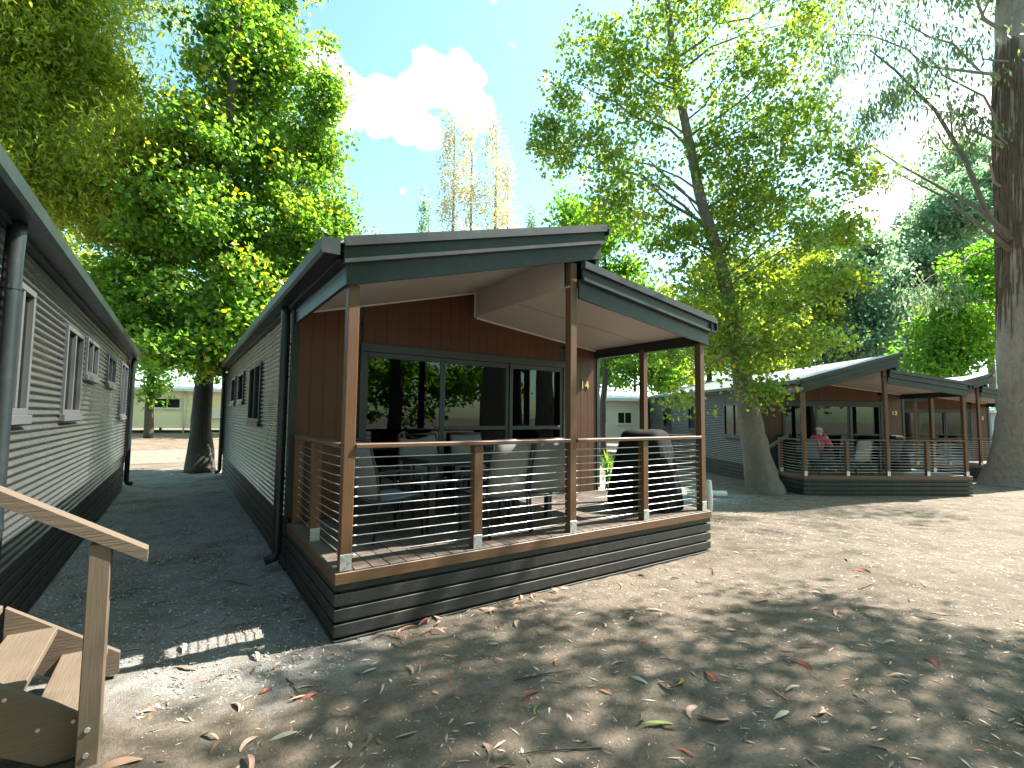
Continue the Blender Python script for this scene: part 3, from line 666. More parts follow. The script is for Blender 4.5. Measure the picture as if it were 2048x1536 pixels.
# ------------------------------------------------------------------ person
def person():
    SKIN = mat('skin', (.50, .29, .21), .55, 0, .08); PINK = mat('pink_shirt', (.50, .05, .14), .8, 0, .12, bscale=12, bump=.2); TROU = mat('dark_trousers', (.03, .035, .045), .8, 0, .1); HAIR = mat('grey_hair', (.45, .42, .38), .8, 0, .2)
    r = thing('person', 'person in a pink shirt sitting at the table, hand raised to the chin', 'person', at13(.98, .73, .541), e30+R(-75))
    # local: faces +y, seat at z .42
    J = {'pel': (0, -.08, .50), 'wai': (0, -.10, .66), 'che': (0, -.05, .86), 'nb': (0, -.01, 1.01), 'nk': (0, .02, 1.07), 'hd': (0, .06, 1.16), 'top': (0, .055, 1.27),
         'ls': (-.17, -.02, .97), 'le': (-.25, .14, .72), 'lw': (-.10, .33, .80), 'lh': (-.07, .36, .86), 'rs': (.17, -.02, .97), 're': (.24, .20, .76), 'rw': (.09, .22, .98), 'rh': (.05, .19, 1.05),
         'lk': (-.12, .36, .52), 'la': (-.13, .36, .10), 'lf': (-.13, .50, .05), 'rk': (.12, .36, .52), 'ra': (.13, .34, .10), 'rf': (.13, .48, .05), 'lhp': (-.09, -.02, .50), 'rhp': (.09, -.02, .50)}
    RD = {'pel': .15, 'wai': .145, 'che': .155, 'nb': .075, 'nk': .055, 'hd': .085, 'top': .06, 'ls': .075, 'rs': .075, 'le': .05, 're': .05, 'lw': .032, 'rw': .032, 'lh': .038, 'rh': .038, 'lk': .065, 'rk': .065, 'la': .04, 'ra': .04, 'lf': .035, 'rf': .035, 'lhp': .10, 'rhp': .10}
    def skin(name, edges, m, root, grow=0.):
        ks = []
        for e in edges:
            for k in e:
                if k not in ks: ks.append(k)
        me = bpy.data.meshes.new(name); me.from_pydata([J[k] for k in ks], [(ks.index(a), ks.index(b)) for a, b in edges], []); me.materials.append(m)
        o = link(name, me, r); sk = o.modifiers.new('skin', 'SKIN'); sk.use_smooth_shade = True
        lay = me.skin_vertices[0] if me.skin_vertices else None
        if lay is None:
            bm = bmesh.new(); bm.from_mesh(me); bm.verts.layers.skin.verify(); bm.to_mesh(me); bm.free(); lay = me.skin_vertices[0]
        for i, k in enumerate(ks): lay.data[i].radius = (RD[k]+grow, RD[k]*(.8 if k in ('pel', 'wai', 'che') else 1)+grow); lay.data[i].use_root = k == root
        o.modifiers.new('sub', 'SUBSURF').levels = 2; o.modifiers['sub'].render_levels = 2; return o
    skin('body', [('pel', 'wai'), ('wai', 'che'), ('che', 'nb'), ('nb', 'nk'), ('nk', 'hd'), ('hd', 'top'), ('che', 'ls'), ('ls', 'le'), ('le', 'lw'), ('lw', 'lh'), ('che', 'rs'), ('rs', 're'), ('re', 'rw'), ('rw', 'rh'),
                  ('pel', 'lhp'), ('lhp', 'lk'), ('lk', 'la'), ('la', 'lf'), ('pel', 'rhp'), ('rhp', 'rk'), ('rk', 'ra'), ('ra', 'rf')], SKIN, 'pel')
    skin('shirt', [('pel', 'wai'), ('wai', 'che'), ('che', 'nb'), ('che', 'ls'), ('ls', 'le'), ('che', 'rs'), ('rs', 're')], PINK, 'wai', .016)
    skin('trousers', [('pel', 'lhp'), ('lhp', 'lk'), ('lk', 'la'), ('pel', 'rhp'), ('rhp', 'rk'), ('rk', 'ra')], TROU, 'pel', .014)
    mb = MB()   # hair, nose, ears, fingers
    mb.tube([(0, .03, 1.20), (0, .035, 1.26), (0, .045, 1.285)], [.088, .075, .03], 12).build('hair', HAIR, r, True)
    MB().tube([(0, .135, 1.19), (0, .165, 1.165), (0, .14, 1.155)], [.008, .016, .012], 6).build('nose', SKIN, r, True)
    for s in (-1, 1): MB().tube([(s*.085, .055, 1.15), (s*.097, .045, 1.185)], [.014, .018], 6).build('ear', SKIN, r, True)
    for s in (-1, 1): MB().tube([(s*.032, .135, 1.185), (s*.032, .146, 1.185)], [.011, .006], 6).build('eye', BLACKM, r, True)
    MB().tube([(-.022, .142, 1.125), (.022, .142, 1.125)], .006, 5).build('mouth', PINK, r, True)
    for hx, hy, hz, dx, dy, dz in ((.05, .19, 1.05, -.3, -.2, 1), (-.07, .36, .86, .5, .5, .4)):
        for k in range(5):
            o = (k-2)*.016; l = (.05, .07, .075, .07, .055)[k]; d = Vector((dx, dy, dz)).normalized(); sd = d.cross(Vector((.2, .9, .1))).normalized()
            a = Vector((hx, hy, hz))+sd*o; b = a+d*l*.6+sd*o*.3; e = b+(d*.5+Vector((0, -.4, .1))).normalized()*l*.5
            MB().tube([a, b, e], [.0095, .0085, .0065], 6).build('finger', SKIN, r, True)
person()
# ------------------------------------------------------------------ white barrier rail, bollard, spiky plant, twigs
PB = pix(1419, 1005, 9.9)
b = thing('bollard', 'white painted timber bollard beside the end post of cabin 14', 'bollard', (PB.x, PB.y, g1(PB.x, PB.y)))
MB().tube([(0, 0, -.1), (.01, 0, .3), (.0, .01, .60), (0, .01, .625)], [.062, .06, .057, .045], 12).build('shaft', WHITE, b, True)
MB().tube([(0, .01, .60), (0, .01, .632)], [.058, .046], 12).build('cap', WHITE, b, True)
def log(label, p0, p1):
    t = thing('barrier_log', label, 'barrier', p0, 0, 'white painted barrier logs')
    v = Vector(p1)-Vector(p0)
    MB().tube([v*0, v*.33+Vector((0, 0, .01)), v*.66, v], [.085, .08, .082, .075], 12).build('log', WHITE, t, True)
    for f in (0, 1): MB().tube([v*f, v*f+(v.normalized()*(.012 if f else -.012))], [.07, .05], 12).build('end_cap', WHITE, t, True)
q0, q1 = pix(1375, 963, 12.6), pix(1452, 957, 12.6)
log('white painted log lying near the steps of cabin 13', (q0.x, q0.y, g1(q0.x, q0.y)+.08), (q1.x, q1.y, g1(q1.x, q1.y)+.08))
q0, q1 = pix(1165, 975, 10.5), pix(1245, 968, 11.3)
log('white painted log on the bright gravel by the spiky plant', (q0.x, q0.y, g1(q0.x, q0.y)+.08), (q1.x, q1.y, g1(q1.x, q1.y)+.08))
def yucca():
    p = pix(1216, 952, 13.2); t = thing('spiky_plant', 'spiky green plant in bright gravel past the corner of cabin 14', 'plant', (p.x, p.y, g1(p.x, p.y)))
    MB().tube([(0, 0, -.05), (.01, 0, .3), (0, .02, .62)], [.09, .075, .06], 10, .12, rnd).build('trunk', DBARK, t, True)
    V = []; F = []; T = []
    for k in range(110):
        h = rnd.uniform(.35, .68); a = rnd.uniform(0, 6.28); el = rnd.uniform(-.5, 1.45) if h < .5 else rnd.uniform(.1, 1.5); l = rnd.uniform(.35, .6); w = .018
        d = Vector((math.cos(a)*math.cos(el), math.sin(a)*math.cos(el), math.sin(el))); s = Vector((-math.sin(a), math.cos(a), 0)); o = Vector((0, .01, h)); n = len(V)
        m_ = o+d*l*.55; e = o+d*l-Vector((0, 0, .10*l)); V += [tuple(o-s*w*.6), tuple(o+s*w*.6), tuple(m_+s*w), tuple(e), tuple(m_-s*w)]
        F += [(n, n+1, n+2), (n, n+2, n+4), (n+4, n+2, n+3)]; T += [rnd.random()]*3
    leafmesh('leaves', np.array(V), np.array(F), LEAF['green'], np.array(T), t)
yucca()
for k in range(14):
    a = rnd.uniform(R(5), R(70)); d = rnd.uniform(2.3, 7); x, y = d*math.sin(a), d*math.cos(a)
    if len(clear(np.array([x]), np.array([y]))[0]) == 0: continue
    l = rnd.uniform(.15, .45); t = rnd.uniform(0, 6.28); c_, s_ = math.cos(t)*l, math.sin(t)*l
    MB().tube([(0, 0, .006), (c_*.4+.01, s_*.4, .012), (c_*.7, s_*.7+.02, .008), (c_, s_, .012)], [.004, .005, .004, .002], 5).build('twig', DBARK, GROUND, True, (x, y, g1(x, y)))
# ------------------------------------------------------------------ trees
def leaves(name, C, rad, per, size, m, parent, seed, shape='broad', droop=0., flat=.75):
    """leaf faces round the clump centres C"""
    q = np.random.default_rng(seed); n = len(C)*per; C = np.repeat(np.asarray(C), per, 0); rad = np.repeat(np.asarray(rad), per)
    d = q.normal(0, 1, (n, 3)); d /= np.linalg.norm(d, axis=1)[:, None]; d *= (q.random(n)**.45)[:, None]; d[:, 2] *= flat
    P = C+d*rad[:, None]
    nr = q.normal(0, 1, (n, 3))+np.array([.45, -.25, .8]); nr /= np.linalg.norm(nr, axis=1)[:, None]
    t = q.normal(0, 1, (n, 3)); t[:, 2] -= droop*2.2; t -= nr*np.sum(t*nr, 1)[:, None]
    if droop: t[:, 2] -= droop
    t /= np.linalg.norm(t, axis=1)[:, None]; s = np.cross(nr, t); s /= np.linalg.norm(s, axis=1)[:, None]
    l = size*q.uniform(.7, 1.25, n)[:, None]
    if shape == 'broad': w = .46; pts = [(-.5, 0, 0), (-.12, w, .08), (.5, 0, -.06), (-.12, -w, .08)]
    elif shape == 'star': w = .55; pts = [(-.5, 0, 0), (.05, w, .1), (.55, 0, -.08), (.05, -w, .1)]
    else: w = .15; pts = [(-.5, 0, 0), (-.05, w, .02), (.5, 0, -.05), (-.05, -w, .02)]
    V = np.stack([P+t*l*a+s*l*b+nr*l*c for a, b, c in pts], 1).reshape(-1, 3)
    i = np.arange(n)*4; F = np.stack([np.stack([i, i+1, i+2], -1), np.stack([i, i+2, i+3], -1)], 1).reshape(-1, 3)
    tone = np.clip(q.normal(.45, .24, n)+np.repeat(q.normal(0, .14, n//per), per), 0, 1)
    o = leafmesh(name, V, F, m, np.repeat(tone, 2), parent); return o
def tree(label, trunk, rad, blobs, nclump, per, lsize, leaf, bark, seed, shape='broad', droop=0., cr=.6, group=None, bsz=.05, name='tree', up_=.35, shell=.35, start=.25, flat=.75, lf=.6):
    """trunk: points from the ground up; blobs: (centre, (rx, ry, rz), weight) that the crown fills"""
    q = random.Random(seed); base = Vector(trunk[0]); t = thing(name, label, 'tree', base, 0, group); tr = [Vector(p)-base for p in trunk]
    # smooth trunk
    P = []; RR = []
    for i in range(len(tr)-1):
        for k in range(5):
            u = k/5; a = tr[max(i-1, 0)]; b = tr[i]; c = tr[i+1]; d = tr[min(i+2, len(tr)-1)]
            P.append(.5*((2*b)+(c-a)*u+(2*a-5*b+4*c-d)*u*u+(3*b-a-3*c+d)*u**3)); RR.append(rad[i]*(1-u)+rad[i+1]*u)
    P.append(tr[-1]); RR.append(rad[-1])
    MB().tube(P, RR, 14, .06, q).build('trunk', bark, t, True)
    C = []; cr_ = []; lim = MB(); tot = sum(b[2] for b in blobs); nodes = [(P[k], RR[k]) for k in range(int(len(P)*start), len(P))]
    def sprout(c, pool, rmax, sides, wob):
        best = min(pool, key=lambda n_: (c-n_[0]).length+max(0, up_*math.hypot(c.x-n_[0].x, c.y-n_[0].y)-(c.z-n_[0].z))*1.6)
        a = best[0]; L_ = (c-a).length; r0 = min(best[1]*.6, rmax*(.35+L_*.16)); out = []
        for f in (0, .2, .4, .6, .8, 1):
            out.append(a.lerp(c, f)+Vector((q.uniform(-wob, wob), q.uniform(-wob, wob), wob*.9*math.sin(f*3.1)))*L_*(f > 0)*(f < 1))
        rs = [r0*(1-.85*f) for f in (0, .2, .4, .6, .8, 1)]
        lim.tube(out, rs, sides, 0, None, False); return list(zip(out, rs))
    prim = []
    for (ctr, r3, w) in blobs:
        for k in range(1 if w < .6 else 2):
            d = Vector((q.uniform(-1, 1)*r3[0], q.uniform(-1, 1)*r3[1], q.uniform(-.2, .8)*r3[2]))*.55
            prim += sprout(Vector(ctr)-base+d, nodes, bsz*1.5, 7, .07)
    pool = nodes+prim[1:]
    for (ctr, r3, w) in blobs:
        for k in range(max(1, round(nclump*w/tot))):
            d = Vector((q.gauss(0, 1), q.gauss(0, 1), q.gauss(0, 1))).normalized()*(shell+(1-shell)*q.random())*(.35 + .65*q.random()**.4)*(1.25 if q.random() < .12 else 1)
            c = Vector(ctr)-base+Vector((d.x*r3[0], d.y*r3[1], d.z*r3[2])); C.append(c); cr_.append(cr*q.uniform(.5, 1.4))
            if q.random() < lf:
                tw = sprout(c, pool, bsz*.5, 4, .1)
                for _ in range(2):
                    e = c+Vector((q.uniform(-1, 1), q.uniform(-1, 1), q.uniform(-.5, .8)))*cr*.9; lim.tube([tw[q.randrange(2, 5)][0], e], [.008, .003], 4, 0, None, False)
    setp(lim.build('limbs', bark, t, True), kind='stuff')
    leaves('crown', [tuple(v) for v in C], cr_, per, lsize, LEAF[leaf], t, seed, shape, droop, flat)
    return t
def pb(x, y, d, rx, ry, w=1, rd=None):
    """crown lobe seen at photo pixel (x, y), depth d, with pixel radii"""
    k = d/F_PX; a = rx*k; return (pix(x, y, d), (a, rd*k if rd else a, ry*k), w)
def pt(lst, d): return [pix(x, y, d) for x, y in lst]
def root(x, y, dz=0): return Vector((x, y, g1(x, y)-.05+dz))
# shady star-leaved tree at the end of the lane
mb_ = root(.56, 17.1); D = 14.45
tree('broad green tree with dark trunk at the end of the gravel lane', [mb_]+pt([(402, 860), (412, 740), (436, 610), (440, 480), (455, 300), (470, 100), (480, -120), (485, -330)], D), [.44, .27, .24, .20, .17, .14, .11, .08, .04],
     [pb(330, 650, D, 150, 80, 1.3), pb(500, 620, D, 130, 110, 1.3), pb(600, 590, D+1, 70, 90, .7), pb(660, 430, D+1.5, 40, 60, .35), pb(650, 200, D+1, 30, 90, .3), pb(250, 590, D, 80, 70, .6), pb(400, 705, D-1, 110, 30, .5), pb(430, 480, D+.5, 200, 120, 2), pb(600, 470, D+1, 90, 110, 1), pb(470, 300, D+1, 190, 150, 2.6), pb(500, 120, D+1, 150, 150, 2.2), pb(490, -60, D+1, 130, 150, 1.5), pb(490, -260, D+1, 90, 150, .8), pb(640, 300, D+2, 50, 80, .35), pb(280, 480, D+1, 90, 120, 1)],
     900, 125, .125, 'maple', DBARK, 11, 'star', cr=.70, bsz=.03, up_=.2, lf=.3)
tree('feathery yellow green tree leaning over the corrugated cabin roof', [root(-3.6, 20.5)]+[Vector((-3.6, 20.5, z)) for z in (3, 6, 10, 14, 17)], [.3, .26, .22, .17, .1, .05],
     [pb(120, 160, 14.5, 200, 200, 3), pb(60, 0, 14, 220, 160, 2), pb(270, 330, 14, 100, 90, 1.2), pb(60, 330, 14, 150, 110, 1.4), pb(200, 420, 14.5, 130, 60, .9), pb(-120, 200, 14, 180, 250, 1.6), pb(220, -150, 15, 150, 150, 1)],
     520, 240, .19, 'feather', DBARK, 12, 'narrow', .35, cr=1.05, bsz=.03, up_=.2, lf=.25)
for i, (x, y, dd, lb, lf) in enumerate(((296, 895, 24.5, 'slender ivy-clad tree between the two corrugated cabins', 'green'),)):
    b0 = pix(x, y, dd); b0.z = g1(b0.x, b0.y)-.05
    tree(lb, [b0]+pt([(300, 780), (306, 690), (310, 600), (312, 480)], dd), [.22, .17, .15, .12, .05], [pb(310, 600, dd, 110, 90, 1), pb(300, 500, dd, 120, 120, 1.2), pb(312, 760, dd, 18, 70, .25), pb(330, 700, dd, 70, 45, .5)], 90, 110, .15, lf, DBARK, 21+i, 'star', cr=.8)
# right: heart-leaved tree in front of cabin 13
D = 13.4; b0 = pix(1530, 985, D); b0.z = g1(b0.x, b0.y)-.08
tree('leaning heart-leaved tree at the corner of cabin 13', [b0]+pt([(1518, 930), (1502, 850), (1478, 720), (1458, 600), (1430, 490), (1402, 400), (1382, 300), (1352, 150), (1335, 0), (1325, -160), (1322, -320)], D), [.54, .38, .31, .23, .185, .16, .135, .12, .10, .08, .05, .03],
     [pb(1440, 320, D, 110, 90, 1.2), pb(1340, 480, D, 80, 60, .7), pb(1430, 640, D-.5, 90, 60, .9), pb(1620, 690, D-.5, 80, 50, .6), pb(1600, 250, D, 110, 90, .9), pb(1450, 430, D+.5, 110, 70, .9), pb(1120, 290, D, 95, 60, .9), pb(1200, 320, D, 120, 80, 1.0), pb(1690, 560, D-1, 80, 40, .5), pb(1720, 350, D-1, 70, 50, .4), pb(1130, 180, D, 60, 60, .4), pb(1300, 180, D, 150, 130, 2), pb(1270, 400, D-.5, 130, 80, 1.1), pb(1380, 20, D, 190, 140, 2.2), pb(1520, 180, D, 150, 150, 1.8), pb(1560, 380, D, 150, 110, 1.8), pb(1650, 470, D-.5, 110, 60, .9), pb(1480, 480, D, 120, 90, 1), pb(1560, 600, D, 130, 80, 1.3), pb(1400, 560, D, 90, 70, .7), pb(1500, 700, D-.6, 110, 70, 1.1), pb(1370, -200, D, 180, 150, 1.8), (Vector((9.3, 6.5, 16)), (2.2, 3.0, 2), .5), (Vector((9, 9.5, 17)), (2.2, 2.4, 2), .4), pb(1600, 0, D, 110, 120, .9), pb(1200, 90, D, 90, 90, .7),  # two lobes high out of view are added to dapple the lane wall
      pb(1365, 800, D-2.2, 34, 16, .12), pb(1530, 785, D-1, 50, 24, .3), pb(1340, 720, D-1.5, 40, 40, .2)],
     880, 50, .108, 'cotton', BARK, 13, 'broad', .25, cr=.5, bsz=.026, up_=.55, start=.3, lf=.22)
D = 21; b0 = pix(1208, 885, D); b0.z = g1(b0.x, b0.y)-.05
tree('young bright green tree behind the bare side of cabin 14', [b0]+pt([(1206, 820), (1212, 740), (1216, 640), (1210, 520), (1205, 420)], D), [.16, .13, .12, .1, .06, .03],
     [pb(1200, 470, D, 90, 90, 1.4), pb(1240, 590, D, 80, 90, 1.4), pb(1290, 680, D, 70, 60, .8), pb(1215, 690, D, 50, 50, .6), pb(1150, 440, D+1, 50, 40, .5)], 120, 120, .16, 'green', DBARK, 14, 'star', cr=.75, start=.35)
# big gum
D = 16.3
gtr = pt([(2062, 985), (2058, 930), (2052, 860), (2048, 760), (2046, 600), (2044, 400), (2042, 200), (2042, 0), (2046, -250), (2050, -500)], D); gtr[0].z = g1(gtr[0].x, gtr[0].y)-.15
gum = tree('big gum tree with smooth mottled trunk and shaggy bark above', gtr, [1.45, 1.0, .74, .66, .63, .66, .70, .60, .45, .2],
     [pb(1830, 120, D, 110, 130, 1.1), pb(1900, 260, D, 90, 120, .8), pb(1760, 250, D, 100, 120, .8), pb(1780, -60, D, 160, 120, 1.2), pb(1950, -80, D, 130, 120, 1.2), pb(1850, 590, D-.6, 70, 40, .3), pb(1700, 100, D+1, 90, 120, .7), pb(2150, 100, D, 120, 200, 1.2), pb(2080, -260, D, 260, 160, 2)], 190, 75, .2, 'gum', GBARK, 15, 'narrow', 1.2, cr=.8, bsz=.03, up_=.5, start=.5, lf=.12)
gb = gtr[0]
mb = MB(); q = random.Random(4)
gl = [(gtr[j], (1.45, 1.0, .74, .66, .63, .66, .70, .60, .45, .2)[j]) for j in range(10)]
for k in range(420):
    i = 4.1+2.5*q.random()**.8; j = int(i); c = gl[j][0].lerp(gl[j+1][0], i-j); a = q.gauss(2.75, .55); L_ = q.uniform(.5, 2.0)
    pts = []
    for f in (0, .33, .66, 1):
        z = c.z-L_*f; jj = max(n for n in range(9) if gl[n][0].z <= z); u = (z-gl[jj][0].z)/(gl[jj+1][0].z-gl[jj][0].z)
        cc = gl[jj][0].lerp(gl[jj+1][0], u); rr = gl[jj][1]*(1-u)+gl[jj+1][1]*u+.004+(.05*f*f*q.random()); a += q.uniform(-.03, .03)
        pts.append(Vector((cc.x+math.cos(a)*rr, cc.y+math.sin(a)*rr, z))-gb)
    w_ = q.uniform(.012, .034); mb.tube(pts, [w_*.7, w_, w_*.8, w_*.2], 4)
setp(mb.build('bark_strips', SBARK, gum, True), kind='stuff')
mb = MB()
for pts, r0 in (([(2020, 480), (1975, 430), (1930, 320), (1870, 220), (1790, 140), (1740, 100)], .17), ([(1950, 360), (1905, 270), (1890, 130)], .08), ([(2020, 470), (1960, 420), (1890, 380), (1800, 330), (1740, 290)], .12), ([(2020, 500), (1960, 450), (1880, 390), (1790, 345)], .13), ([(2015, 612), (1950, 604), (1890, 590), (1860, 592)], .03)):
    pp = pt(pts, D-.3); mb.tube([p_-gb for p_ in pp], [r0*.58*(1-.8*i/(len(pp)-1)) for i in range(len(pp))], 8)
setp(mb.build('bough', BARK, gum, True), kind='stuff')
# background trees
def bg(label, x, ybase, d, blobs, n, per, ls, leaf, seed, bark=DBARK, shape='broad', droop=0., tr=.2, group='trees beyond the cabins', cr=1.1, name='tree', flat=.75, top=None):
    b = pix(x, ybase, d); b.z = g1(b.x, b.y)-.1; yt = top if top is not None else min(y for _, y, *_r in blobs)
    T = [b]+[Vector((b.x, b.y, b.z+(pix(x, yt, d).z-b.z)*f)) for f in (.25, .5, .75, 1)]
    return tree(label, T, [tr, tr*.85, tr*.65, tr*.4, tr*.1], [pb(a, y, d, rx, ry, w) for a, y, rx, ry, w in blobs], n, per, ls, leaf, bark, seed, shape, droop, cr, group, .035, name, flat=flat, lf=.4)
PG = 'tall autumn poplars beyond the roof'
for i, (x, top, d, w) in enumerate(((898, 215, 46, 20), (935, 200, 47, 24), (985, 225, 46, 22), (1010, 290, 48, 18))):
    bg(('tall thin poplar with pale brown top beyond the roof', 'tallest of the thin autumn poplars beyond the roof', 'tall poplar with the brightest yellow leaves beyond the roof', 'shorter yellow poplar at the edge of the poplar clump')[i], x, 870, d, [(x, top+60, w*.9, 75, .8), (x, top+170, w*1.7, 110, 1.6), (x, top+320, w*1.9, 130, 1.6), (x, 700, w*1.5, 90, .7)], 150, 26, .19, 'poplar', 31+i, BARK, tr=.28, group=PG, cr=.75, name='poplar', flat=2.2, top=top)
for i, (x, top) in enumerate(((848, 375), (1063, 408))):
    bg(('pale distant poplar close beside the autumn poplar clump', 'lone pale distant poplar beyond the roof peak')[i], x, 860, 75, [(x, top+60, 12, 70, 1), (x, top+190, 15, 100, 1)], 60, 30, .3, 'fargum', 37+i, BARK, tr=.2, group='distant pale poplars', cr=.9, name='poplar', flat=2.2, top=top)
bg('brownish round tree just showing over the roof edge', 760, 865, 48, [(740, 500, 50, 50, 1), (800, 510, 45, 45, 1), (770, 600, 90, 90, 1.4)], 90, 60, .28, 'brown', 41, cr=1.3)
bg('dark green tree filling the gap behind the cream cabin', 470, 850, 50, [(460, 640, 110, 110, 2), (330, 690, 110, 80, 1.6), (560, 560, 90, 120, 1.4)], 150, 90, .35, 'green', 42, cr=1.7)
bg('pale leafy tree behind the cream cabin, left of the dark one', 250, 850, 46, [(250, 620, 130, 130, 2), (150, 520, 120, 150, 1.6)], 110, 90, .35, 'lime', 43, cr=1.7)
bg('yellow green tree behind the roof of cabin 13', 1420, 860, 27, [(1440, 690, 90, 80, 1.4), (1350, 640, 70, 90, 1), (1530, 640, 90, 90, 1), (1420, 560, 70, 60, .6)], 150, 90, .2, 'lime', 44, cr=.9)
bg('light green bushy tree beside the gum trunk', 1930, 860, 30, [(1920, 640, 100, 110, 2), (1980, 540, 60, 70, .8), (1880, 720, 70, 60, 1), (2080, 640, 120, 140, 1.5)], 190, 110, .2, 'green', 45, cr=1.1)
bg('blue green gum with thin trunk beyond cabin 13', 1722, 860, 42, [(1700, 560, 70, 60, 1), (1760, 640, 80, 60, 1.1), (1690, 690, 90, 60, 1), (1740, 500, 40, 40, .4)], 190, 120, .3, 'fargum', 46, BARK, 'broad', .3, .3, cr=1.5)
bg('tall blue green gum rising behind the light green tree', 1900, 860, 46, [(1900, 440, 90, 60, 1.2), (1860, 540, 90, 70, 1.2), (1950, 380, 60, 50, .7), (1820, 660, 90, 90, 1.2)], 230, 120, .32, 'fargum', 47, BARK, 'broad', .3, .35, cr=1.6)
bg('olive gum far behind the heart-leaved tree', 1600, 860, 44, [(1600, 660, 90, 90, 1.4), (1640, 560, 60, 60, .7), (1530, 720, 90, 60, 1)], 180, 110, .3, 'lime', 48, BARK, 'broad', .3, .3, cr=1.5)
bg('dark forest gum closing the view behind cabins 13 and 12', 1790, 860, 56, [(1780, 560, 120, 90, 1.5), (1680, 620, 110, 90, 1.2), (1850, 480, 90, 90, 1), (1760, 700, 150, 70, 1.4), (1650, 480, 60, 80, .6)], 260, 110, .4, 'fargum', 50, BARK, cr=1.9, tr=.4)
bg('forest gum rising over the roof of cabin 12', 1990, 860, 58, [(2000, 480, 120, 120, 1.5), (1960, 620, 120, 100, 1.2), (2080, 560, 120, 160, 1), (1930, 330, 70, 80, .6)], 220, 110, .4, 'fargum', 51, BARK, cr=1.9, tr=.4)
bg('yellowing forest tree far behind the tall heart-leaved tree', 1480, 860, 52, [(1480, 620, 110, 110, 1.5), (1390, 680, 90, 80, 1), (1570, 560, 80, 100, 1)], 200, 100, .38, 'lime', 52, BARK, cr=1.7, tr=.3)
bg('bushy green tree added across the lane to shade the ground by the cream cabin', 560, 870, 30, [(600, 520, 60, 60, 1), (640, 600, 110, 90, 1.6), (700, 560, 60, 50, .7)], 130, 100, .22, 'green', 53, cr=1.2)  # added mostly behind the near cabin roof to shade the lane end
bg('green tree behind the pale weatherboard cabin', 1270, 860, 36, [(1270, 720, 90, 70, 1.4), (1200, 740, 60, 60, .8), (1330, 760, 70, 50, .8)], 110, 80, .25, 'green', 49, cr=1.2)
# trees on the open side of the clearing: they shade the dirt and show in the door glass; some added to cut sky light
def near(label, x, y, h, blobs, n, per, ls, leaf, bark, seed, tr, shape='broad', droop=0., cr=.8):
    T = [root(x, y)]+[Vector((x+.15*math.sin(f*7+seed), y+.1*math.cos(f*5), h*f)) for f in (.2, .45, .7, .9)]
    tree(label, T, [tr*1.5, tr, tr*.85, tr*.6, tr*.25], [(Vector((x+a, y+b, z)), (rx, rx, rz), w) for a, b, z, rx, rz, w in blobs], n, per, ls, leaf, bark, seed, shape, droop, cr, 'trees on the open side of the clearing', .04, start=.4, lf=.4)
near('tall gum on the open side of the clearing with a grey trunk', 9.4, -3.0, 15, [(.3, 4.0, 9, 1.5, .7, .6), (-.9, 4.4, 9.4, 1.2, .6, .45), (1.8, 3.2, 8.4, 1.6, .7, .6), (1.2, 2.6, 8.6, 2.4, 1.0, 1.1), (-1.0, 2.2, 7.6, 1.5, .8, .6), (3.2, 1.6, 9.6, 1.8, 1.0, .6), (.5, 3.6, 11.5, 2.0, 1.2, .8), (0, -1, 12, 2.4, 1.6, .8)], 130, 60, .21, 'gum', GBARK, 61, .45, 'narrow', .9, .7)
near('unseen broad gum added behind the clearing beside the slim ones', 14.5, -6.5, 17, [(0, 1, 10, 3, 2, 1), (-1.5, 3.4, 9, 2, 1.2, .7), (1, 0, 14, 3, 2, 1)], 70, 60, .26, 'gum', GBARK, 66, .4, 'narrow', .9, .9)  # out of view, added to hold back ambient sky light
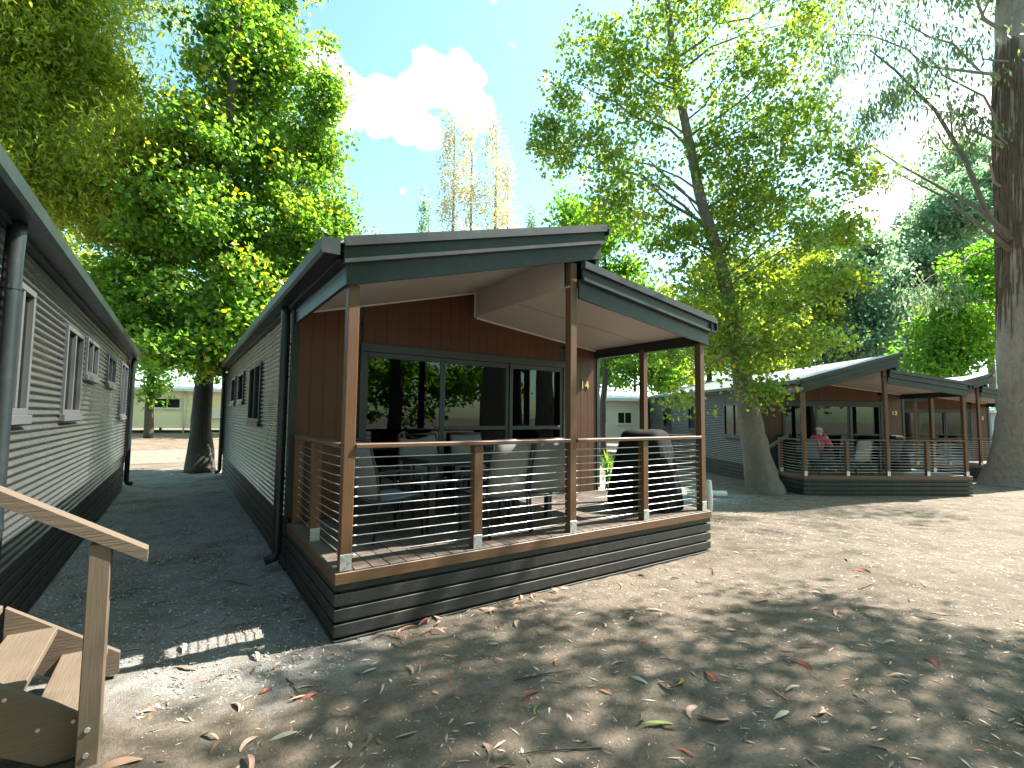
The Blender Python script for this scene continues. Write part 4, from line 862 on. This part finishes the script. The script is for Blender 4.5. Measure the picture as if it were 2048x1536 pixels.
near('unseen shade tree added near the lower end of the clearing', -4.5, -7, 12, [(0, 0, 6, 3.4, 3, 1), (1.5, -1, 9, 3, 2.4, 1)], 90, 70, .26, 'green', DBARK, 67, .3, cr=1.0)  # added unseen to darken the light from the open side
near('unseen dense tree added behind the clearing facing the lane', .8, -9, 13, [(0, 0, 6.5, 3.6, 3, 1), (0, -1, 10, 3, 2.4, 1)], 90, 70, .26, 'green', DBARK, 68, .3, cr=1.0)  # also added out of view, keeps sky light off the deck
near('slim gum standing opposite the deck of cabin 14', 4.6, -5.0, 14, [(0, 0, 9, 2.4, 2, 1), (1, -1, 12, 2, 2, 1)], 60, 80, .19, 'gum', DBARK, 62, .24, 'narrow', .9)
near('second slim gum opposite the deck of cabin 14', 7.6, -8.5, 15, [(0, 0, 10, 2.6, 2, 1), (-1, 0, 13, 2, 2, 1)], 60, 80, .19, 'gum', DBARK, 63, .26, 'narrow', .9)
near('leafy tree closing the far side of the clearing', 12, -20, 11, [(0, 0, 4, 5, 3, 1), (-6, 1, 3.5, 4, 3, 1), (6, 0, 5, 5, 4, 1)], 110, 70, .36, 'green', DBARK, 64, .3, cr=1.3)
near('leafy tree closing the near end of the clearing', 2, -19, 11, [(0, 0, 4, 5, 3, 1), (-6, 1, 4, 4, 3, 1), (4, -3, 7, 5, 4, 1)], 110, 70, .36, 'green', DBARK, 65, .3, cr=1.3)

for i, (x, y, h, lb) in enumerate(((-9, -14, 17, 'unseen tall dense tree added behind the clearing, farthest down the slope'), (-3, -17, 19, 'unseen tall dense tree added behind the lane end of the clearing'), (5.5, -15, 18, 'unseen tall dense tree added behind the two slim gums'), (18, -14, 19, 'unseen tall dense tree added behind the broad gum'), (26, -9, 18, 'unseen tall dense tree added past the big gum on the open side'), (-14, -4, 17, 'unseen tall dense tree added beyond the cabin with timber steps'), (-15, 7, 17, 'unseen tall dense tree added on the far side of the cabin with timber steps'))):  # added ring of unseen trees that blocks low sky light
    near(lb, x, y, h, [(0, 0, h*.45, 4, 3.5, 1), (1.5, 1, h*.7, 3.5, 3.5, 1), (-1.5, -1, h*.85, 3, 3, .7)], 90, 60, .5, 'green', DBARK, 70+i, .35, cr=1.7)
